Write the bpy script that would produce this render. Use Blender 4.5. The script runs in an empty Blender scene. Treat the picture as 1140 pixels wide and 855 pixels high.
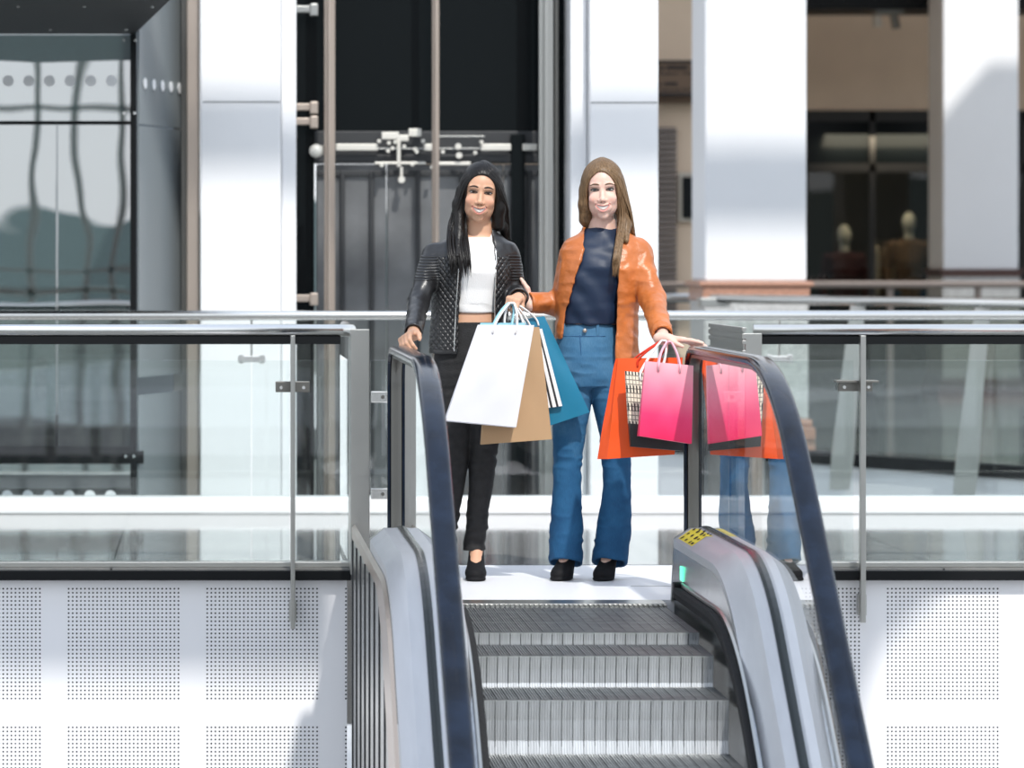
import bpy, bmesh, math, random
import numpy as np
from mathutils import Vector, Matrix, Euler

random.seed(7)
rng = np.random.default_rng(7)
scene = bpy.context.scene
COL = scene.collection
PI = math.pi

# ------------------------------------------------------------------ measured camera
FPX, CX, CY, HC = 4300.0, 232.0, 292.0, 1.323     # focal length (px), principal point (px), eye height (m)
def at(px, py, Y):
    "point of the place that lies at distance Y on the sight line of a photo pixel"
    return Vector(((px - CX) * Y / FPX, Y, HC - (py - CY) * Y / FPX))
def ax(px, Y): return (px - CX) * Y / FPX
def az(py, Y): return HC - (py - CY) * Y / FPX

# ------------------------------------------------------------------ objects
def tag(o, label=None, cat=None, group=None, kind=None):
    if label: o['label'] = label
    if cat: o['category'] = cat
    if group: o['group'] = group
    if kind: o['kind'] = kind
    return o
def empty(name, loc=(0, 0, 0), label=None, cat=None, group=None):
    o = bpy.data.objects.new(name, None)
    o.empty_display_size = .1
    COL.objects.link(o)
    o.location = loc
    return tag(o, label, cat, group)
def link_mesh(name, me, m=None, parent=None, loc=None, smooth=False):
    "mesh is given in world coordinates; the origin is moved to loc / the parent"
    o = bpy.data.objects.new(name, me)
    COL.objects.link(o)
    if m is not None:
        for mm in (m if isinstance(m, (list, tuple)) else [m]): me.materials.append(mm)
    off = Vector(loc) if loc is not None else (Vector(parent_world(parent)) if parent else Vector((0, 0, 0)))
    me.transform(Matrix.Translation(-off))
    if parent:
        o.parent = parent
        o.location = off - parent_world(parent)
    else:
        o.location = off
    if smooth:
        me.polygons.foreach_set('use_smooth', [True] * len(me.polygons))
    return o
def parent_world(p):
    v = Vector((0, 0, 0))
    while p:
        v = v + p.location
        p = p.parent
    return v

class MB:
    "collects shapes in world coordinates, linked as ONE mesh object"
    def __init__(s): s.v = []; s.f = []; s.mi = []; s.cur = 0
    def add(s, vs, fs):
        b = len(s.v)
        s.v += [tuple(v) for v in vs]
        for f in fs:
            s.f.append(tuple(b + i for i in f)); s.mi.append(s.cur)
        return s
    def box(s, x0, x1, y0, y1, z0, z1):
        vs = [(x, y, z) for x in (x0, x1) for y in (y0, y1) for z in (z0, z1)]
        return s.add(vs, [(0, 1, 3, 2), (4, 6, 7, 5), (0, 4, 5, 1), (2, 3, 7, 6), (0, 2, 6, 4), (1, 5, 7, 3)])
    def bbox(s, x0, x1, y0, y1, z0, z1, b=.004):
        "box with chamfered edges"
        bm = bmesh.new()
        bmesh.ops.create_cube(bm, size=1)
        for v in bm.verts:
            v.co = Vector(((x0 + x1) / 2 + v.co.x * (x1 - x0), (y0 + y1) / 2 + v.co.y * (y1 - y0), (z0 + z1) / 2 + v.co.z * (z1 - z0)))
        b = min(b, .45 * min(abs(x1 - x0), abs(y1 - y0), abs(z1 - z0)))
        bmesh.ops.bevel(bm, geom=bm.edges[:], offset=b, segments=2, affect='EDGES', profile=.6)
        return s.bm(bm)
    def bm(s, bm):
        bm.verts.ensure_lookup_table(); bm.verts.index_update()
        vs = [v.co.copy() for v in bm.verts]
        fs = [[v.index for v in f.verts] for f in bm.faces]
        bm.free()
        return s.add(vs, fs)
    def prism(s, poly, a, b, axis=2):
        "2D polygon extruded along an axis from a to b"
        def mk(p, t):
            if axis == 2: return (p[0], p[1], t)
            if axis == 1: return (p[0], t, p[1])
            return (t, p[0], p[1])
        n = len(poly)
        vs = [mk(p, a) for p in poly] + [mk(p, b) for p in poly]
        fs = [tuple(range(n))[::-1], tuple(range(n, 2 * n))] + [(i, (i + 1) % n, n + (i + 1) % n, n + i) for i in range(n)]
        return s.add(vs, fs)
    def rows(s, rows, close=False, caps=False):
        "grid of quads through rows of points; close wraps each row"
        n = len(rows[0]); b = []
        vs = [p for r in rows for p in r]; fs = []
        m = n if close else n - 1
        for i in range(len(rows) - 1):
            for j in range(m):
                k = (j + 1) % n
                fs.append((i * n + j, i * n + k, (i + 1) * n + k, (i + 1) * n + j))
        if caps and close:
            fs.append(tuple(range(n))[::-1]); fs.append(tuple((len(rows) - 1) * n + j for j in range(n)))
        return s.add(vs, fs)
    def tube(s, pts, r, n=12, caps=True, flat=1.0):
        pts = [Vector(p) for p in pts]
        rs = r if isinstance(r, (list, tuple)) else [r] * len(pts)
        rows = []; up = None
        for i, p in enumerate(pts):
            t = (pts[min(i + 1, len(pts) - 1)] - pts[max(i - 1, 0)]).normalized()
            if up is None:
                up = Vector((0, 0, 1)) if abs(t.z) < .9 else Vector((0, 1, 0))
            a = t.cross(up).normalized(); up = a.cross(t).normalized()
            rows.append([p + (a * math.cos(2 * PI * k / n) + up * flat * math.sin(2 * PI * k / n)) * rs[i] for k in range(n)])
        return s.rows(rows, True, caps)
    def cyl(s, c, r, h, axis=1, n=20):
        c = Vector(c); d = Vector((0, 0, 0)); d[axis] = h / 2
        return s.tube([c - d, c + d], r, n)
    def sphere(s, c, r, n=12):
        bm = bmesh.new()
        bmesh.ops.create_uvsphere(bm, u_segments=n * 2, v_segments=n, radius=1)
        rr = r if isinstance(r, (list, tuple)) else (r, r, r)
        for v in bm.verts: v.co = Vector(c) + Vector((v.co.x * rr[0], v.co.y * rr[1], v.co.z * rr[2]))
        return s.bm(bm)
    def build(s, name, m=None, parent=None, loc=None, smooth=False, angle=None):
        me = bpy.data.meshes.new(name)
        me.from_pydata(s.v, [], s.f)
        me.polygons.foreach_set('material_index', s.mi)
        me.validate(); me.update()
        bm = bmesh.new(); bm.from_mesh(me)
        bmesh.ops.recalc_face_normals(bm, faces=bm.faces[:])
        bm.to_mesh(me); bm.free()
        o = link_mesh(name, me, m, parent, loc, smooth or angle is not None)
        if angle is not None:
            me.set_sharp_from_angle(angle=math.radians(angle))
        return o

# ------------------------------------------------------------------ materials
class NT:
    def __init__(s, m):
        m.use_nodes = True; s.t = m.node_tree; s.t.nodes.clear()
    def n(s, typ, **kw):
        o = s.t.nodes.new(typ)
        for k, v in kw.items():
            if k == 'i':
                for kk, vv in v.items():
                    if hasattr(vv, 'is_output'): s.t.links.new(vv, o.inputs[kk])
                    else: o.inputs[kk].default_value = vv
            else: setattr(o, k, v)
        return o
    def link(s, a, b): s.t.links.new(a, b)
    def math(s, op, a, b=0.0, c=0.0):
        o = s.t.nodes.new('ShaderNodeMath'); o.operation = op
        for i, v in enumerate((a, b, c)):
            if hasattr(v, 'is_output'): s.t.links.new(v, o.inputs[i])
            else: o.inputs[i].default_value = v
        return o.outputs[0]
    def mix(s, fac, a, b):
        o = s.t.nodes.new('ShaderNodeMix'); o.data_type = 'RGBA'
        for k, v in ((0, fac), (6, a), (7, b)):
            if hasattr(v, 'is_output'): s.t.links.new(v, o.inputs[k])
            else: o.inputs[k].default_value = v
        return o.outputs[2]
    def ramp(s, fac, stops):
        o = s.t.nodes.new('ShaderNodeValToRGB')
        e = o.color_ramp.elements
        while len(e) < len(stops): e.new(.5)
        for k, (p, c) in enumerate(stops): e[k].position = p; e[k].color = c if len(c) == 4 else (*c, 1)
        s.t.links.new(fac, o.inputs[0])
        return o.outputs[0]
    def out(s, sh):
        o = s.t.nodes.new('ShaderNodeOutputMaterial'); s.t.links.new(sh, o.inputs[0])
def c4(c): return (c[0], c[1], c[2], 1)

def mat(name, col, rough=.5, metal=0., spec=.5, noise=None, bump=None, coat=0., sss=0., emit=None, stretch=None, sheen=0.):
    """col linear rgb; noise=(scale, amount) mottles the colour; bump=(scale, strength[, detail]) ; stretch=(x,y,z) coordinate scale"""
    m = bpy.data.materials.new(name); t = NT(m)
    b = t.n('ShaderNodeBsdfPrincipled', i={'Roughness': rough, 'Metallic': metal, 'Specular IOR Level': spec, 'Coat Weight': coat, 'Coat Roughness': .1})
    b.inputs['Base Color'].default_value = c4(col)
    if sheen: b.inputs['Sheen Weight'].default_value = sheen
    if sss:
        b.inputs['Subsurface Weight'].default_value = sss
        b.inputs['Subsurface Radius'].default_value = (.012, .004, .002)
        b.inputs['Subsurface Scale'].default_value = 1.0
    if noise or bump:
        co = t.n('ShaderNodeTexCoord').outputs['Object']
        if stretch:
            mp = t.n('ShaderNodeMapping', i={'Vector': co, 'Scale': stretch}); co = mp.outputs[0]
    if noise:
        nz = t.n('ShaderNodeTexNoise', i={'Vector': co, 'Scale': noise[0], 'Detail': 4.0})
        dk = [max(0, c * (1 - noise[1])) for c in col]; lt = [min(1, c * (1 + noise[1])) for c in col]
        t.link(t.ramp(nz.outputs[0], [(.3, dk), (.7, lt)]), b.inputs['Base Color'])
    if bump:
        nb = t.n('ShaderNodeTexNoise', i={'Vector': co, 'Scale': bump[0], 'Detail': bump[2] if len(bump) > 2 else 3.0})
        bp = t.n('ShaderNodeBump', i={'Height': nb.outputs[0], 'Strength': bump[1], 'Distance': .01})
        t.link(bp.outputs[0], b.inputs['Normal'])
    if emit:
        b.inputs['Emission Color'].default_value = c4(emit[0]); b.inputs['Emission Strength'].default_value = emit[1]
    t.out(b.outputs[0])
    return m

def glass_mat(name, tint=(.93, .97, .96), refl=1.0, extra=0.0, wob=0.0, ior=1.5):
    "thin clear sheet: sees straight through, mirrors by the angle"
    m = bpy.data.materials.new(name); t = NT(m)
    fr = t.n('ShaderNodeFresnel', i={'IOR': ior})
    gl = t.n('ShaderNodeBsdfGlossy', i={'Roughness': 0.0})
    gl.inputs['Color'].default_value = (1, 1, 1, 1)
    if wob:
        co = t.n('ShaderNodeTexCoord').outputs['Object']
        nz = t.n('ShaderNodeTexNoise', i={'Vector': co, 'Scale': 1.6, 'Detail': 1.0})
        bp = t.n('ShaderNodeBump', i={'Height': nz.outputs[0], 'Strength': wob, 'Distance': .02})
        t.link(bp.outputs[0], gl.inputs['Normal'])
    tr = t.n('ShaderNodeBsdfTransparent'); tr.inputs['Color'].default_value = c4(tint)
    geo = t.n('ShaderNodeNewGeometry')
    front = t.math('SUBTRACT', 1.0, geo.outputs['Backfacing'])
    f = t.math('MULTIPLY', t.math('MINIMUM', t.math('MULTIPLY_ADD', fr.outputs[0], refl, extra), 1.0), front)
    mx = t.n('ShaderNodeMixShader', i={0: f, 1: tr.outputs[0], 2: gl.outputs[0]})
    t.out(mx.outputs[0])
    return m

M = {}
M['glass'] = glass_mat('clear_glass', (.975, .988, .986), 1.7)
M['rail_glass'] = glass_mat('balustrade_glass', (.965, .985, .983), 1.3, .03)
M['rear_glass'] = glass_mat('rear_balustrade_glass', (.94, .965, .96), 1.3, .045)
M['lift_glass'] = glass_mat('lift_glass', (.42, .50, .50), 1.0, .38, .08)
M['lift_side'] = mat('frosted_side_glass', (.22, .25, .265), .25)
M['liftwall'] = mat('lift_back_wall', (.33, .36, .38), .5)
M['shop_glass'] = glass_mat('shop_glass', (.6, .62, .6), 1.0, .0)
M['steel'] = mat('brushed_steel', (.46, .46, .44), .28, 1., bump=(60, .05), stretch=(1, 1, 12))
M['steel_tube'] = mat('satin_steel_tube', (.72, .72, .70), .22, 1.)
M['steel_dark'] = mat('dark_steel', (.20, .195, .18), .35, 1.)
M['bronze'] = mat('bronze_rail', (.20, .17, .155), .35, .9)
M['deck'] = mat('escalator_deck_aluminium', (.52, .525, .545), .40, .6, noise=(5, .04), stretch=(6, 1, 1))
M['skirt'] = mat('escalator_skirt_steel', (.55, .56, .57), .25, .95, noise=(8, .15), stretch=(1, 2, .3))
M['rubber'] = mat('handrail_rubber', (.006, .011, .023), .14, 0., spec=.28, noise=(9, .5), bump=(30, .04))
M['black'] = mat('black_trim', (.006, .007, .008), .5, spec=.15)
M['gasket'] = mat('black_gasket', (.010, .014, .014), .25)
M['step'] = mat('step_aluminium', (.66, .68, .70), .38, .75, noise=(18, .12), stretch=(3, .3, .3))
M['tread'] = mat('tread_aluminium', (.20, .21, .21), .42, .7, noise=(14, .25))
M['brush'] = mat('brush_bristles', (.012, .012, .013), .85, bump=(220, .9))
M['plate'] = mat('landing_plate', (.80, .80, .82), .42, .1, bump=(160, .15))
M['white'] = mat('white_panel', (.86, .86, .87), .38)
M['column'] = mat('white_column', (.84, .845, .86), .45, noise=(1.2, .02))
M['beige'] = mat('beige_plaster', (.70, .545, .41), .7, noise=(2, .05))
M['beigecol'] = mat('beige_side', (.50, .45, .38), .6)
M['granite'] = mat('grey_granite', (.50, .50, .49), .35, noise=(70, .35))
M['redgranite'] = mat('red_granite', (.42, .22, .15), .3, noise=(60, .3))
M['darkgranite'] = mat('dark_red_granite', (.12, .06, .05), .3, noise=(60, .3))
M['blackglass'] = mat('black_lift_glass', (.005, .007, .008), .25, 0., spec=.10)
M['doorgrey'] = mat('lift_door_grey', (.165, .17, .175), .42, .4, noise=(3, .3))
M['doordark'] = mat('lift_door_rib', (.045, .047, .05), .5, .3)
M['machine'] = mat('machine_white', (.72, .70, .64), .4, .3)
M['brownsteel'] = mat('warm_steel', (.50, .42, .36), .3, .8)
M['signbrown'] = mat('sign_brown', (.14, .085, .05), .5)
M['signink'] = mat('sign_ink', (.012, .008, .008), .6)
M['shopdark'] = mat('shop_dark', (.014, .013, .012), .6)
M['dot'] = mat('frosted_dot', (.80, .82, .84), .6)
M['screw'] = mat('screw_steel', (.8, .8, .78), .25, 1.)

def stone_floor(name, c1, c2, joint, tx, ty, ang, rough, ox=0, oy=0):
    m = bpy.data.materials.new(name); t = NT(m)
    co = t.n('ShaderNodeTexCoord').outputs['Object']
    mp = t.n('ShaderNodeMapping', i={'Vector': co, 'Rotation': (0, 0, ang), 'Location': (ox, oy, 0)})
    sx = t.n('ShaderNodeSeparateXYZ', i={0: mp.outputs[0]})
    def line(v, p):
        f = t.math('FRACT', t.math('DIVIDE', v, p))
        return t.math('LESS_THAN', t.math('MINIMUM', f, t.math('SUBTRACT', 1.0, f)), .005 / p)
    j = t.math('MAXIMUM', line(sx.outputs[0], tx), line(sx.outputs[1], ty))
    nz = t.n('ShaderNodeTexNoise', i={'Vector': co, 'Scale': 14.0, 'Detail': 6.0})
    base = t.ramp(nz.outputs[0], [(.3, c1), (.7, c2)])
    b = t.n('ShaderNodeBsdfPrincipled', i={'Base Color': t.mix(j, base, c4(joint)), 'Roughness': rough, 'Specular IOR Level': .9})
    t.out(b.outputs[0])
    return m
M['floor'] = stone_floor('polished_stone_floor', (.20, .205, .20), (.27, .265, .25), (.05, .05, .05), 1.2, 1.2, 0.0, .07, .42, .3)
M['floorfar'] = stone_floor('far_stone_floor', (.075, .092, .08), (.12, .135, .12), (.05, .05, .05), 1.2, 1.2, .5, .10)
M['ground'] = mat('ground_floor', (.40, .41, .42), .3, noise=(.8, .2))

def perforated(name):
    m = bpy.data.materials.new(name); t = NT(m)
    co = t.n('ShaderNodeTexCoord').outputs['Object']
    sx = t.n('ShaderNodeSeparateXYZ', i={0: co})
    D = .0176; per = .6
    def cell(v):
        u = t.math('MULTIPLY', t.math('FRACT', t.math('DIVIDE', v, per)), per / D)     # in dot pitches
        inside = t.math('LESS_THAN', u, 28.0)
        return t.math('SUBTRACT', t.math('FRACT', u), .5), inside
    u, iu = cell(sx.outputs[0]); v, iv = cell(sx.outputs[2])
    r2 = t.math('ADD', t.math('MULTIPLY', u, u), t.math('MULTIPLY', v, v))
    hole = t.math('MULTIPLY', t.math('MULTIPLY', t.math('LESS_THAN', r2, .055), iu), iv)
    b = t.n('ShaderNodeBsdfPrincipled', i={'Base Color': t.mix(hole, (.83, .83, .85, 1), (.03, .03, .035, 1)), 'Roughness': .5})
    t.out(b.outputs[0])
    return m
M['perf'] = perforated('perforated_white_metal')
# ================================================================== THE SETTING
SUN_D = Vector((-.155, .623, -.766)).normalized()         # direction the sunlight travels
YF = 16.70                                                # edge of the upper walkway slab

# walkway slab and floors
MB().box(-7, 9, YF, 20.30, -.05, 0).build('floor', M['floor'], loc=(0, 18, 0))['kind'] = 'structure'
far = [(2.55, 29.83), (3.0, 28.96), (6.2, 22.76), (7.5, 21.9), (14, 21.6), (14, 46), (-8, 46), (-8, 31.5), (2.0, 30.6)]
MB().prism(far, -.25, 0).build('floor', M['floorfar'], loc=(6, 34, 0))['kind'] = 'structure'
MB().box(-30, 30, -12, 60, -5.3, -5.0).build('floor', M['ground'], loc=(0, 20, -5))['kind'] = 'structure'

# fascia: perforated white metal below the walkway, with its black nosing
def fascia(x0, x1, ox):
    o = MB().box(x0, x1, YF + .02, YF + .16, -1.9, -.052).build('wall_front', M['perf'], loc=(ox, YF, az(780.5, YF)))
    o['kind'] = 'structure'
fascia(-7, .60, ax(74, YF) - .6 * 10)
fascia(2.08, 9, ax(987, YF) - .6 * 10)
for x0, x1 in ((-7, .615), (2.09, 9)):
    b = MB(); b.bbox(x0, x1, YF - .035, YF + .05, -.050, -.008, .004)
    b.build('trim_1', M['black'], loc=(x0, YF, 0))['kind'] = 'structure'
# soffit of the walkway
# fascia of the far slab (white) and its dark edge
edge = [(2.0, 30.6), (2.55, 29.83), (3.0, 28.96), (6.2, 22.76), (7.5, 21.9), (14, 21.6)]
def edge_strip(name, d0, d1, z0, z1, m):
    out = []
    for i, p in enumerate(edge):
        a = Vector(edge[max(i - 1, 0)]); c = Vector(edge[min(i + 1, len(edge) - 1)])
        t = (c - a).normalized(); n = Vector((t.y, -t.x)) if (t.y * 0 - t.x * -1) * 1 else Vector((t.y, -t.x))
        n = Vector((t.y, -t.x))
        if n.y > 0: n = -n
        q = Vector(p); out.append([(*(q + n * d0), z0), (*(q + n * d1), z0), (*(q + n * d1), z1), (*(q + n * d0), z1)])
    o = MB().rows(out, True, True).build(name, m, loc=(4, 26, z0)); o['kind'] = 'structure'
edge_strip('trim_2', -.05, .05, -.065, .02, M['black'])
edge_strip('wall_far', -.02, .03, -1.2, -.066, M['white'])

# wall and ceiling of the shop side
MB().box(4.4, 14, 42.0, 42.3, az(123, 42), 5.6).build('wall_back', M['beige'], loc=(9, 42, 3))['kind'] = 'structure'
MB().box(1.9, 4.4, 33.6, 33.8, 0, 6.2).build('wall_back', M['beige'], loc=(3.5, 33.6, 0))['kind'] = 'structure'
MB().box(4.2, 4.4, 33.8, 42.2, 0, 6.2).build('wall_left', M['beige'], loc=(4.3, 38, 0))['kind'] = 'structure'
b = MB(); b.box(4.5, 14, 37.6, 46, 5.6, 5.9); b.box(.5, 5.5, 29.6, 37.6, 5.6, 5.9)  # unseen slabs; the second is added to shade the beige wall
b.build('ceiling', M['beige'], loc=(8, 40, 5.6))['kind'] = 'structure'
# soffit strip above the shop header
MB().box(4.42, 14, 39.6, 40.6, az(13, 40), az(-4, 40)).build('trim_3', M['black'], loc=(9, 40, 4))['kind'] = 'structure'

# unseen roof beams and panels, added overhead to cast the shade bands
def shade_beam(x0, x1, y, z, w, h):
    b = MB(); b.bbox(x0, x1, y - w / 2, y + w / 2, z - h / 2, z + h / 2, .02)
    b.build('ceiling', M['white'], loc=((x0 + x1) / 2, y, z))['kind'] = 'structure'
def up_sun(p, z):       # the point of height z from which the sun throws its shadow on p
    return Vector(p) - SUN_D * ((z - p[2]) / -SUN_D.z)
q = up_sun(at(280, 146, 22.0), 8.5); shade_beam(-9, 12, q.y, q.z, .22, .22)
q = up_sun(at(840, 150, 28.4), 9.5); shade_beam(-9, 14, q.y, q.z, .30, .28)
q = up_sun(at(100, 690, YF), 4.3); qe = up_sun(at(372, 690, YF), 4.3); shade_beam(-9, qe.x, q.y, q.z, .12, .30)
b = MB(); b.prism([tuple(up_sun(at(px, py, 38.6), 8.2))[:2] for px, py in ((1030, 172), (1102, 92), (1300, 92), (1300, 330), (1030, 330))], 8.2, 8.4)
b.build('ceiling', M['white'], loc=(8, 32, 8.2))['kind'] = 'structure'  # unseen panel, outline shaped to shade the lower part of the far column

b = MB(); b.prism([tuple(up_sun(at(px, py, YF), 4.3))[:2] for px, py in ((895, 640), (1062, 648), (985, 715), (962, 775), (956, 870), (895, 870))], 4.3, 4.36)
b.build('ceiling', M['white'], loc=(2.7, 13, 4.3))['kind'] = 'structure'  # unseen panel, outline shaped to throw diagonal shade on the right fascia
# unseen gallery added behind the viewer for its reflection in the lift glass
MB().box(-16, 12, -9.2, -9.0, -.80, -.06).build('wall_front', M['white'], loc=(0, -9, -1))['kind'] = 'structure'
MB().box(-16, 12, -9.3, -9.25, -3.2, -.80).build('wall_front', M['doordark'], loc=(0, -9.3, -3))['kind'] = 'structure'
# facade behind the viewer: dark steel mullions that show as reflections in the lift glass
b = MB()
for x in (-13, -10.2, -7.4, -4.6, -3.2, -2.25, -1.62, -1.16, 1.0, 3.8, 6.6, 9.4): b.box(x - .045, x + .045, -6.2, -6.0, -5, 6.5)
for z in (-1.6, .95, 1.25, 3.25, 6.5): b.box(-14, 11, -6.2, -6.0, z - .03, z + .03)
b.build('window_1', M['steel_dark'], loc=(0, -6.1, -5))['kind'] = 'structure'

# ------------------------------------------------------------------ white columns
def column(name, x0, x1, y0, y1, ztop, label, side=None, ped=None, zbot=-5.0, group=None, notch=0):
    root = empty(name, ((x0 + x1) / 2, (y0 + y1) / 2, zbot), label, 'column')
    b = MB()
    zb = ped[1] if ped else zbot
    if notch:       # stepped left/right edge strip, slightly set back
        if notch > 0:
            b.bbox(x0, x1 - notch, y0, y1, zb, ztop, .012)
            b.bbox(x1 - notch + .004, x1, y0 + .12, y1, zb, ztop, .012)
        else:
            b.bbox(x0 - notch, x1, y0, y1, zb, ztop, .012)
            b.bbox(x0, x0 - notch - .004, y0 + .12, y1, zb, ztop, .012)
    else:
        b.bbox(x0, x1, y0, y1, zb, ztop, .02)
    b.build('shaft', M['column'], root)
    if ped:
        z0, z1, zg, mg, mr = ped
        b = MB(); b.bbox(x0 - .05, x1 + .05, y0 - .05, y1 + .05, zg + (z1 - zg) * .72, z1, .03); b.bbox(x0 - .02, x1 + .02, y0 - .03, y1 + .03, zg, zg + (z1 - zg) * .72, .01)
        b.build('granite_band', mr, root)
        b = MB(); b.bbox(x0 - .01, x1 + .01, y0 - .02, y1 + .02, z0 + .16, zg, .01); b.build('plinth', mg, root)
        b = MB(); b.bbox(x0 - .06, x1 + .06, y0 - .06, y1 + .06, z0, z0 + .10, .02); b.bbox(x0 - .04, x1 + .04, y0 - .04, y1 + .04, z0 + .10, z0 + .16, .02)
        b.build('foot_moulding', mr, root)
    return root
YC = 22.0
r = column('column', ax(223, YC), ax(330.5, YC), YC, YC + .5, 6.0, 'wide white square column left of the dark lift shaft', notch=.09)
b = MB(); b.box(ax(226, YC), ax(312, YC), YC - .004, YC + .01, az(113.8, YC), az(112.8, YC)); b.build('panel_joint', M['doorgrey'], r)
r = column('column', ax(637, YC), ax(733, YC), YC, YC + .5, 6.0, 'white column directly behind the woman in the orange jacket', notch=-.10)
b = MB(); b.box(ax(658, YC), ax(732, YC), YC - .004, YC + .01, az(114.6, YC), az(113.6, YC)); b.build('panel_joint', M['doorgrey'], r)
Y3 = 28.7
column('column', ax(785, Y3), ax(898, Y3), Y3, Y3 + .8, 6.6, 'white column with brown granite band on a grey plinth behind the pink bags', ped=(0, az(313, Y3), az(335, Y3), M['granite'], M['redgranite']), zbot=0)
Y4 = 38.6
column('column', ax(1050, Y4), ax(1134, Y4), Y4, Y4 + .8, 5.4, 'white column with dark red base at the far right by the clothes shop', ped=(0, az(300, Y4), az(308, Y4), M['granite'], M['darkgranite']), zbot=0)

# ------------------------------------------------------------------ glass balustrades
def pane(name, parent, x0, x1, y, z0, z1, m=None, t=.010):
    b = MB(); b.bbox(x0, x1, y, y + t, z0, z1, .0015)
    return b.build(name, m or M['rail_glass'], parent)
def flat_post(parent, x, y0, y1, z0, z1, w=.020):
    b = MB(); b.bbox(x - w / 2, x + w / 2, y0, y1, z0, z1, .003); b.bbox(x - w / 2 - .006, x + w / 2 + .006, y0 + .02, y1 + .03, z0 + .03, z0 + .12, .003)
    return b.build('post', M['steel'], parent)
ZR, RR = 1.028, .027
YB = 16.78      # glass of the front balustrades
# --- left
L = empty('glass_balustrade', (-.3, YF, 0), 'front glass balustrade with steel handrail left of the escalator', 'balustrade', 'front glass balustrades')
xpost = ax(401, 16.6)
b = MB(); b.tube([(-6, YB - .03, ZR), (xpost - .075, YB - .03, ZR), (xpost - .035, YB + .03, ZR), (xpost - .02, YB + 1.05, ZR)], RR, 16)
b.build('handrail', M['steel_tube'], L, smooth=True)
b = MB(); b.box(-6, xpost - .08, YB - .045, YB - .012, ZR - .060, ZR - .026); b.build('rail_underside_shade', M['black'], L)  # black strip stands in for the shaded underside of the handrail
b = MB(); b.bbox(xpost - .041, xpost + .041, 16.60, 16.622, -.02, az(366.5, 16.6), .003); b.bbox(xpost - .041, xpost - .030, 16.62, 16.86, -.02, az(366.5, 16.6) - .02, .003)
b.build('corner_post', M['steel'], L)
xs = ax(326, 16.66)
pane('glass_panel', L, -6, ax(-310, YB), YB, .022, az(401, YB))
pane('glass_panel', L, ax(-305, YB), xs - .012, YB, .022, az(401, YB))
pane('glass_panel', L, xs + .012, ax(388, YB), YB, .022, az(401, YB))
b = MB(); b.bbox(xpost - .045, xpost - .035, YB + .10, YB + 1.05, .022, az(401, YB), .001); b.build('glass_panel', M['rail_glass'], L)
flat_post(L, xs, 16.635, 16.675, az(700, 16.65), ZR - .02)
flat_post(L, ax(-308, 16.66), 16.635, 16.675, az(700, 16.65), ZR - .02)
b = MB(); b.bbox(ax(307, 16.7), ax(345, 16.7), 16.735, 16.778, az(437, 16.7), az(425, 16.7), .003); br = b.build('bracket', M['steel_dark'], L)
for px in (313, 338):
    b = MB(); b.cyl(at(px, 431.5, 16.734), .007, .006); b.build('bolt', M['screw'], br)
b = MB(); b.bbox(-6, ax(390, YF), YB - .03, YB + .05, 0, .024, .004); b.build('base_profile', M['steel'], L)
# --- right
R = empty('glass_balustrade', (4.0, YF, 0), 'front glass balustrade with steel handrail right of the escalator', 'balustrade', 'front glass balustrades')
xq = ax(839, 16.6)
b = MB(); b.tube([(9, YB - .03, ZR), (xq + .02, YB - .03, ZR)], RR, 16)
b.build('handrail', M['steel_tube'], R, smooth=True)
b = MB(); b.box(xq + .03, 9, YB - .045, YB - .012, ZR - .060, ZR - .026)
b.build('rail_underside_shade', M['black'], R)  # dark underside of the tube, its shade put in as a black strip
b = MB()
for z_, h_ in ((ZR + .006, .018), (ZR - .022, .022), (ZR - .049, .018), (ZR - .088, .010)): b.bbox(xq - .050, xq - .030, 16.60, 17.72, z_ - h_ / 2, z_ + h_ / 2, .003)
b.bbox(xq - .044, xq - .036, 16.61, 17.70, ZR - .09, ZR + .01, .001)
b.build('return_rail', M['steel'], R)
b = MB(); b.bbox(xq - .036, xq + .036, 16.60, 16.622, -.02, ZR - .01, .003); b.build('corner_post', M['steel'], R)
xs2 = ax(960, 16.66)
pane('glass_panel', R, xq + .05, ax(950, YB), YB, .022, az(401, YB))
pane('glass_panel', R, ax(963, YB), ax(1500, YB), YB, .022, az(401, YB))
pane('glass_panel', R, ax(1506, YB), 9, YB, .022, az(401, YB))
b = MB(); b.bbox(xq - .045, xq - .035, YB + .05, YB + 1.0, .022, az(401, YB), .001); b.build('glass_panel', M['rail_glass'], R)
flat_post(R, xs2, 16.635, 16.675, az(693, 16.65), ZR - .02, .024)
flat_post(R, ax(1503, 16.66), 16.635, 16.675, az(693, 16.65), ZR - .02, .024)
b = MB(); b.bbox(ax(935, 16.7), ax(973, 16.7), 16.735, 16.778, az(436, 16.7), az(425, 16.7), .003); b.bbox(ax(931, 16.7), ax(978, 16.7), 16.69, 16.778, az(426, 16.7), az(423.5, 16.7), .002)
br = b.build('bracket', M['steel_dark'], R)
for px in (940, 967):
    b = MB(); b.cyl(at(px, 431, 16.734), .007, .006); b.build('bolt', M['screw'], br)
b = MB(); b.bbox(ax(848, YF), 9, YB - .03, YB + .05, 0, .024, .004); b.build('base_profile', M['steel'], R)

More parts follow.
